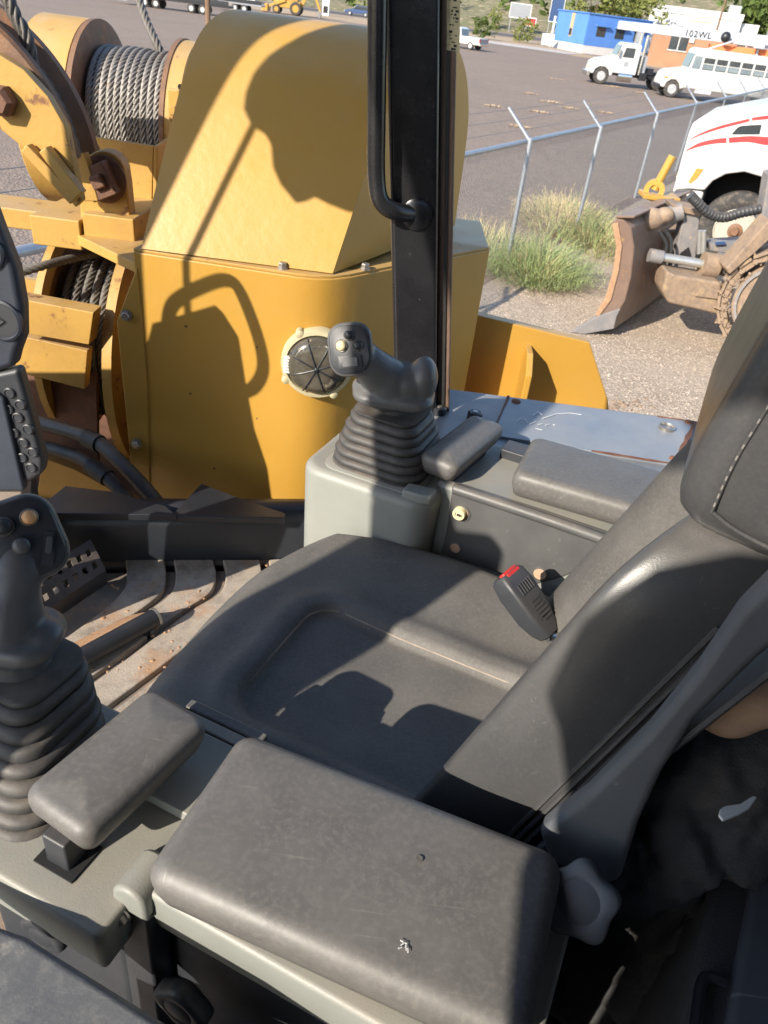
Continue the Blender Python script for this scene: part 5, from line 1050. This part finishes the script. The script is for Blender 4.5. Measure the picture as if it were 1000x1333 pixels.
pm('debris_tray', [(925, 318), (975, 315), (978, 325), (950, 330), (925, 326)], 10.5, .3, 'dozer_grey', .005); pm('blue_clip', [(932, 315), (944, 314), (945, 318), (932, 319)], 10.45, .03, 'car_blue', 0)
pm('radiator_guard', [(1001, 225), (1100, 215), (1100, 340), (984, 330)], 10.6, .25, 'dozer_grey', .03)
# track: idler and shoes, near side
ic = PY(1010, 398, 9.6); iR = .50; wd_ = Vector((.40, .917, 0)).normalized(); td_ = Vector((wd_.y, -wd_.x, 0))
MB().lathe([(iR, 0), (iR, .2)], ic, wd_, 48).build('idler', 'dozer_dirt', dz); MB().lathe([(iR*.84, -.025), (iR*.80, .02)], ic, wd_, 48).build('idler_face', 'dozer_dirt', dz)
MB().lathe([(iR*.88, -.035), (iR*.95, -.035), (iR*.95, .02), (iR*.88, .02)], ic, wd_, 48, cap=False).build('idler_ring', 'dozer_grey', dz)
MB().lathe([(.16, -.06), (.16, 0)], ic, wd_, 24).build('idler_hub', 'dozer_grey', dz)
tR = iR+.15; shoes = []
for k in range(-1, 14): a = R(75+k*16.5); shoes.append((ic+td_*math.cos(a)*tR+UZ*math.sin(a)*tR, td_*math.cos(a)+UZ*math.sin(a), UZ*math.cos(a)-td_*math.sin(a)))
for k in range(1, 12):
    for sg in (1, -1): shoes.append((ic+td_*(.06+.19*k)+UZ*sg*tR, UZ*sg, td_))
for p_, n_, t_ in shoes:
    s = MB(); s.box(p_+wd_*.25, (.035, .56, .165), (n_, wd_, t_)); s.box(p_+n_*.03+t_*.06+wd_*.25, (.06, .54, .022), (n_, wd_, t_)); sh = s.build('track_shoe', 'dozer_dirt', dz, bev=.006, seg=2)
    s = MB(); s.box(p_-n_*.055+wd_*.06, (.085, .10, .13), (n_, wd_, t_)); s.lathe([(.035, -.01), (.035, .12)], p_-n_*.06+t_*.075, wd_, 12); s.build('track_link', 'dozer_dirt', sh, bev=.01, seg=2)
mb = MB(); mb.box(ic+td_*1.3+wd_*.1, (2.2, .25, .6), (td_, wd_, UZ)); mb.build('track_frame', 'dozer_dirt', dz)
pm('fender', [(1003, 285), (945, 350), (950, 358), (985, 328), (1010, 305)], 9.75, .35, 'dozer_dirt', .02)
mb = MB(); mb.bx(ic.x+.9, ic.x+3.6, ic.y+.9, ic.y+2.4, .6, 2.2); mb.build('engine_hood', 'yellow_worn', dz, bev=.05)
mb = MB()
for k in range(90):
    a = R(random.uniform(95, 250)); rr_ = random.uniform(1.0, 1.3)*iR; mb.ball(ic+td_*math.cos(a)*rr_+UZ*math.sin(a)*rr_+wd_*random.uniform(-.01, .05), (random.uniform(.008, .030), .02, random.uniform(.008, .026)), nu=6, nv=4)
for v in mb.v: v += Vector((random.uniform(-1, 1), random.uniform(-1, 1), random.uniform(-1, 1)))*.008
tagm(mb.build('caked_mud', 'dozer_dirt', dz, smooth=20), None, None, kind='stuff')
for v in [0]: pass

# ------------------------------------------------------------------ buildings
mat('blue_wall', (.085, .215, .54), (.07, .18, .47), sc=.8, rough=.6, bump=.1, bs=3); mat('brown_wall', (.34, .18, .10), (.29, .15, .085), sc=.6, rough=.8, bump=.2, bs=4); mat('white_wall', (.54, .53, .52), (.49, .48, .47), sc=.4, rough=.7); mat('tan_door', (.42, .33, .19), rough=.6); mat('boom_white', (.42, .44, .48), (.37, .39, .43), sc=.6, rough=.5, bump=0); mat('boom_orange', (.75, .17, .04), rough=.5, bump=0); mat('pole_wood', (.20, .12, .07), (.14, .085, .05), sc=3, rough=.9)
A, B = PG(718.5, 61.5), PG(757, 69); dL = (A-B); dL.z = 0; LL = dL.length; ux = dL.normalized(); uy_ = Vector((ux.y, -ux.x, 0)); uy_ = uy_ if uy_.y > 0 else -uy_
bb = thing('blue_building', 'small bright blue flat roofed building with white base', 'building', B, math.atan2(uy_.y, uy_.x))
Lr = 9.5; H_ = 4.3
def bbox(par, nm, x0, x1, y0, y1, z0, z1, mt, bev=0): return MB().bx(x0, x1, y0, y1, z0, z1).build(nm, mt, par, world=False, bev=bev)
sgn = 1 if (Matrix.Rotation(-math.atan2(uy_.y, uy_.x), 3, 'Z') @ ux).y > 0 else -1
y0, y1 = (0, LL) if sgn > 0 else (-LL, 0)
bbox(bb, 'wall', 0, Lr, y0, y1, .9, H_, 'blue_wall'); bbox(bb, 'base', .02, Lr-.02, y0+.02, y1-.02, 0, .9, 'white_wall'); bbox(bb, 'roof', -.15, Lr+.1, y0-.15, y1+.15, H_, H_+.12, 'blue_wall')
ym = (y0+y1)/2; bbox(bb, 'door_panel', -.06, .0, ym-.6, ym+.2, 1.6, H_-.1, 'tan_door')
bbox(bb, 'door_window', -.09, -.05, ym-.5, ym+.1, 1.75, 2.5, 'car_dark')
ys = y0 if sgn > 0 else y1
for k in range(3): bbox(bb, 'awning', 1.2+2.8*k, 3.2+2.8*k, ys-.45*1, ys+.01, 3.1, 3.25, 'blue_wall'); bbox(bb, 'window', 1.5+2.8*k, 2.8+2.8*k, ys-.03, ys+.01, 2.0, 3.0, 'glass_dark')
br = thing('brown_building', 'low brown stucco building with white coping behind the bus', 'building', (34, 104, 0), R(-12))
bbox(br, 'wall', -10.5, 22, 0, 9, 0, 3.7, 'brown_wall'); bbox(br, 'coping', -10.6, 22.1, -.1, 9.1, 3.7, 3.85, 'white_wall')
for x in (-8.5, -1.2, 8): w = bbox(br, 'window', x, x+2.0, -.03, .02, 1.8, 3.3, 'glass_dark'); bbox(w, 'sash', x+.95, x+1.05, -.06, 0, 1.8, 3.3, 'white_wall'); bbox(w, 'sill', x-.1, x+2.1, -.12, 0, 1.7, 1.8, 'white_wall')
bbox(br, 'wall_light', -6.4, -5.9, -.2, 0, 2.7, 3.4, 'white_wall')
wb = thing('white_building', 'white flat roofed commercial building with red lettered sign', 'building', (41, 158, 0), R(-14))
bbox(wb, 'wall', -7, 8, 0, 10, 0, 6.2, 'white_wall'); bbox(wb, 'parapet', -7.1, 8.1, -.15, 10.1, 6.2, 7.2, 'white_wall'); bbox(wb, 'side_wing', 8, 11, 1, 10, 0, 6.0, 'white_wall'); bbox(wb, 'roof_unit', 5.5, 7.5, 3, 6, 7.2, 8.4, 'car_grey')
for k in range(4): bbox(wb, 'window', -5.8+3.6*k, -4.6+3.6*k, -.04, .01, 3.4, 4.6, 'glass_pale')
bbox(wb, 'sign_board', -1, 4, -.1, 0, 5.0, 6.0, 'white'); bbox(wb, 'sign_lettering', -.4, 3.4, -.14, -.09, 5.35, 5.6, 'tan')
# crane boom with its number
bo = thing('crane_boom', 'long white crane boom marked 102WL lying behind the bus', 'crane boom', PY(808, 60, 84), 0)
b0, b1 = PY(806, 33, 84), PY(1030, 58, 80); dB = (b1-b0).normalized(); nB = Vector((0, -1, 0)); uB = dB.cross(nB); uB = uB if uB.z > 0 else -uB
mb = MB(); mb.prism([b0-uB*.30, b1-uB*.50, b1+uB*.50, b0+uB*.38], (0, .8, 0)); mb.build('boom_section', 'boom_white', bo, bev=.05)
mb = MB(); o1, o2 = PY(925, 62, 82), PY(1030, 75, 79); mb.prism([o1-uB*.2, o2-uB*.5, o2+uB*.4, o1+uB*.3], (0, .8, 0)); mb.build('jib_section', 'boom_orange', bo, bev=.04)
mb = MB(); q = PY(945, 48, 80.8); mb.ball(q, .42, nu=14, nv=10); mb.build('hook_ball', 'car_dark', bo)
mb = MB(); mb.box(PY(990, 56, 79.6), (.9, .5, .9)); mb.build('sheave_head', 'boom_white', bo, bev=.1)
mb = MB(); mb.tube([PY(915, 66, 81), PY(960, 52, 80.5)], .08, 8); mb.tube([PY(985, 72, 80), PY(992, 48, 80)], .10, 8); mb.build('support_strut', 'boom_white', bo)
for xx in (830, 1000): 
    q = PY(xx, 60, 83.5); mb = MB(); mb.bx(q.x-.3, q.x+.3, 83.4, 84, 0, PY(xx, 40, 83.5).z); mb.build('boom_rest', 'car_grey', bo)
cu = bpy.data.curves.new('t', 'FONT'); cu.body = '102WL'; cu.size = .72; cu.extrude = .01; cu.space_character = 1.1; to = bpy.data.objects.new('t', cu); COL.objects.link(to)
bpy.context.view_layer.update(); me = bpy.data.meshes.new_from_object(to.evaluated_get(bpy.context.evaluated_depsgraph_get())); bpy.data.objects.remove(to)
tp = PY(888, 46, 83.0)-Vector((0, .75, 0)); tp.y = b0.y+(b1.y-b0.y)*(tp.x-b0.x)/(b1.x-b0.x)-.07
M_ = Matrix((dB, uB, dB.cross(uB))).transposed().to_4x4(); M_.translation = tp
lt = bpy.data.objects.new('lettering', me); me.materials.clear(); me.materials.append(MT['car_dark']); COL.objects.link(lt); me.transform(PM[bo.name].inverted() @ M_); lt.parent = bo
# utility poles
def pole(label, p, h, r=.14, arm=True):
    t = thing('utility_pole', label, 'pole', p); p = Vector(p); MB().tube([p, p+UZ*h], [r, r*.75], 10).build('shaft', 'pole_wood', t)
    if arm: MB().box(p+UZ*(h-.8), (2.2, .12, .14)).build('cross_arm', 'pole_wood', t)
pole('brown utility pole before the white building', (33.5, 116, 0), 12); pole('brown utility pole at the end of the crane boom', (41.5, 92, 0), 11); pole('brown utility pole behind the light green tree', (27, 155, 0), 12)
p = PY(271, 40, 26); pole('thin rusty pole standing behind the winch cover', (p.x, p.y, 0), 5.2, .085, False)
# far signs by the road
def board(label, p, w, h, z, mt, post='galv', name='notice_board', cat='sign'):
    t = thing(name, label, cat, p); p = Vector(p); MB().box(p+UZ*(z+h/2), (w, .1, h)).build('board', mt, t)
    for s in (-1, 1): MB().tube([p+Vector((s*w*.4, .1, 0)), p+Vector((s*w*.4, .1, z+h))], .06, 8).build('post', post, t)
    fr_ = MB()
    for a, b, c, d in ((-w/2, 0, .08, h), (w/2, 0, .08, h), (0, -h/2, w+.1, .1), (0, h/2, w+.1, .1)): fr_.box(p+Vector((a, -.04, z+h/2+b)), (c, .1, d))
    fr_.build('frame', 'white', t); return t
board('grey notice board with white frame beyond the road', (13.5, 176, .2), 4.0, 2.3, 2.4, 'car_grey')
board('white utility cabinet panel near the blue building', (13.6, 122, 0), 1.5, 1.2, .3, 'white', name='cabinet_panel', cat='panel')
board('small red and white sign by the road', (12.0, 134, 0), 1.5, 1.0, 2.0, 'car_red', name='road_sign')
board('tall dark blue sign beyond the road', (20.5, 178, .2), 2.5, 5.0, 2.5, 'car_blue', name='pylon_sign')
t = thing('white_bollard', 'white post standing beside the blue building', 'post', PG(716, 60)); q = PG(716, 60); MB().tube([q, q+UZ*3.6], .16, 10).build('post', 'white', t)
# far left: backhoe, trailers and cars
p = PG(376, 19); bh = thing('backhoe_loader', 'yellow backhoe loader parked across the lot', 'backhoe', (p.x, p.y, 0), math.pi)
lbox(bh, 'body', -1.6, 1.9, -.7, .7, .7, 1.5, 'yellow', .08); prof(bh, 'cab', [(-1.2, 1.5), (-1.2, 2.75), (.3, 2.75), (.5, 1.5)], -.7, .7, 'yellow', .05); lbox(bh, 'cab_glass', -1.05, .25, -.72, .72, 1.7, 2.6, 'glass_dark'); lbox(bh, 'roof', -1.35, .5, -.8, .8, 2.75, 2.9, 'yellow', .03)
for y in (.8, -.8): wheel(bh, (-1.0, y, .75), .75, .45, (0, -1 if y > 0 else 1, 0), 'yellow'); wheel(bh, (1.5, y, .5), .5, .35, (0, -1 if y > 0 else 1, 0), 'yellow')
prof(bh, 'loader_bucket', [(2.6, .15), (3.5, .1), (3.2, .5), (2.9, 1.0), (2.6, .95)], -1.1, 1.1, 'yellow', .03); prof(bh, 'loader_arm', [(.3, 1.4), (2.7, .5), (2.7, .8), (.4, 1.75)], .7, .9, 'yellow', .03)
prof(bh, 'hoe_boom', [(-1.7, .9), (-3.1, 3.2), (-2.8, 3.4), (-1.3, 1.2)], -.2, .2, 'yellow', .04); prof(bh, 'hoe_arm', [(-3.1, 3.4), (-2.8, 3.2), (-4.0, .7), (-4.25, .8)], -.18, .18, 'yellow', .04); prof(bh, 'hoe_bucket', [(-4.3, .8), (-3.8, .8), (-3.7, .2), (-4.2, .05)], -.35, .35, 'dozer_grey', .03)
def trailer(label, x, y, L, mt, rz=0):
    p = PG(x, y); t = thing('flat_trailer', label, 'trailer', (p.x, p.y, 0), rz); lbox(t, 'deck', -L/2, L/2, -1.1, 1.1, .75, .95, mt, .02); lbox(t, 'side_rail', -L/2, L/2, 1.05, 1.15, .95, 1.3, 'car_dark'); lbox(t, 'drawbar', L/2, L/2+1.4, -.1, .1, .6, .75, 'car_dark')
    for dx in (-.55, .55):
        for yy in (1.0, -1.0): wheel(t, (dx-.4, yy, .4), .4, .25, (0, -1 if yy > 0 else 1, 0), 'rim_grey')
    return t
t = trailer('black flat trailer with pale wheels parked far behind the drum', 255, 17, 7, 'car_dark', math.pi); lbox(t, 'load', -2, 2.2, -.8, .8, .96, 1.6, 'car_grey', .1)
t = trailer('grey loaded trailer parked beside the backhoe', 310, 15, 6, 'car_grey', math.pi); lbox(t, 'load', -2.2, 2.4, -.8, .8, .96, 1.5, 'bus_white', .1); lbox(t, 'second_load', -1.2, .8, -.7, .7, 1.5, 1.9, 'dozer_dirt', .1)
t = trailer('long dark trailer parked furthest along behind the rope', 195, 9, 7, 'car_dark', math.pi); lbox(t, 'load', -3, 1.5, -.9, .9, .96, 1.7, 'car_dark', .1)
p = PG(466, 21); car('dark blue sedan parked in the far row', (p.x, p.y, 0), math.pi, 'car_blue', 'suv')
p = PG(455, 14); car('pale grey wagon parked behind the blue car', (p.x-2, p.y+14, 0), math.pi, 'car_grey', 'suv')
p = PG(503, 31); t = thing('dump_bin', 'low black steel bin beyond the winch hood', 'bin', (p.x, p.y, 0)); MB().bx(-2.2, 2.4, -1, 1, .0, 1.5).build('bin_body', 'car_dark', t, world=False, bev=.05); MB().bx(-2.3, 2.5, -1.1, 1.1, 1.5, 1.62).build('bin_rim', 'car_dark', t, world=False)
p = PG(424, 20); t = thing('storage_cabinet', 'white upright cabinet between backhoe and cars', 'cabinet', (p.x, p.y, 0)); MB().bx(-.5, .5, -.5, .5, 0, 3.0).build('cabinet_body', 'white', t, world=False, bev=.03); MB().bx(-.35, .35, -.53, -.5, .3, 1.2).build('door', 'car_dark', t, world=False)
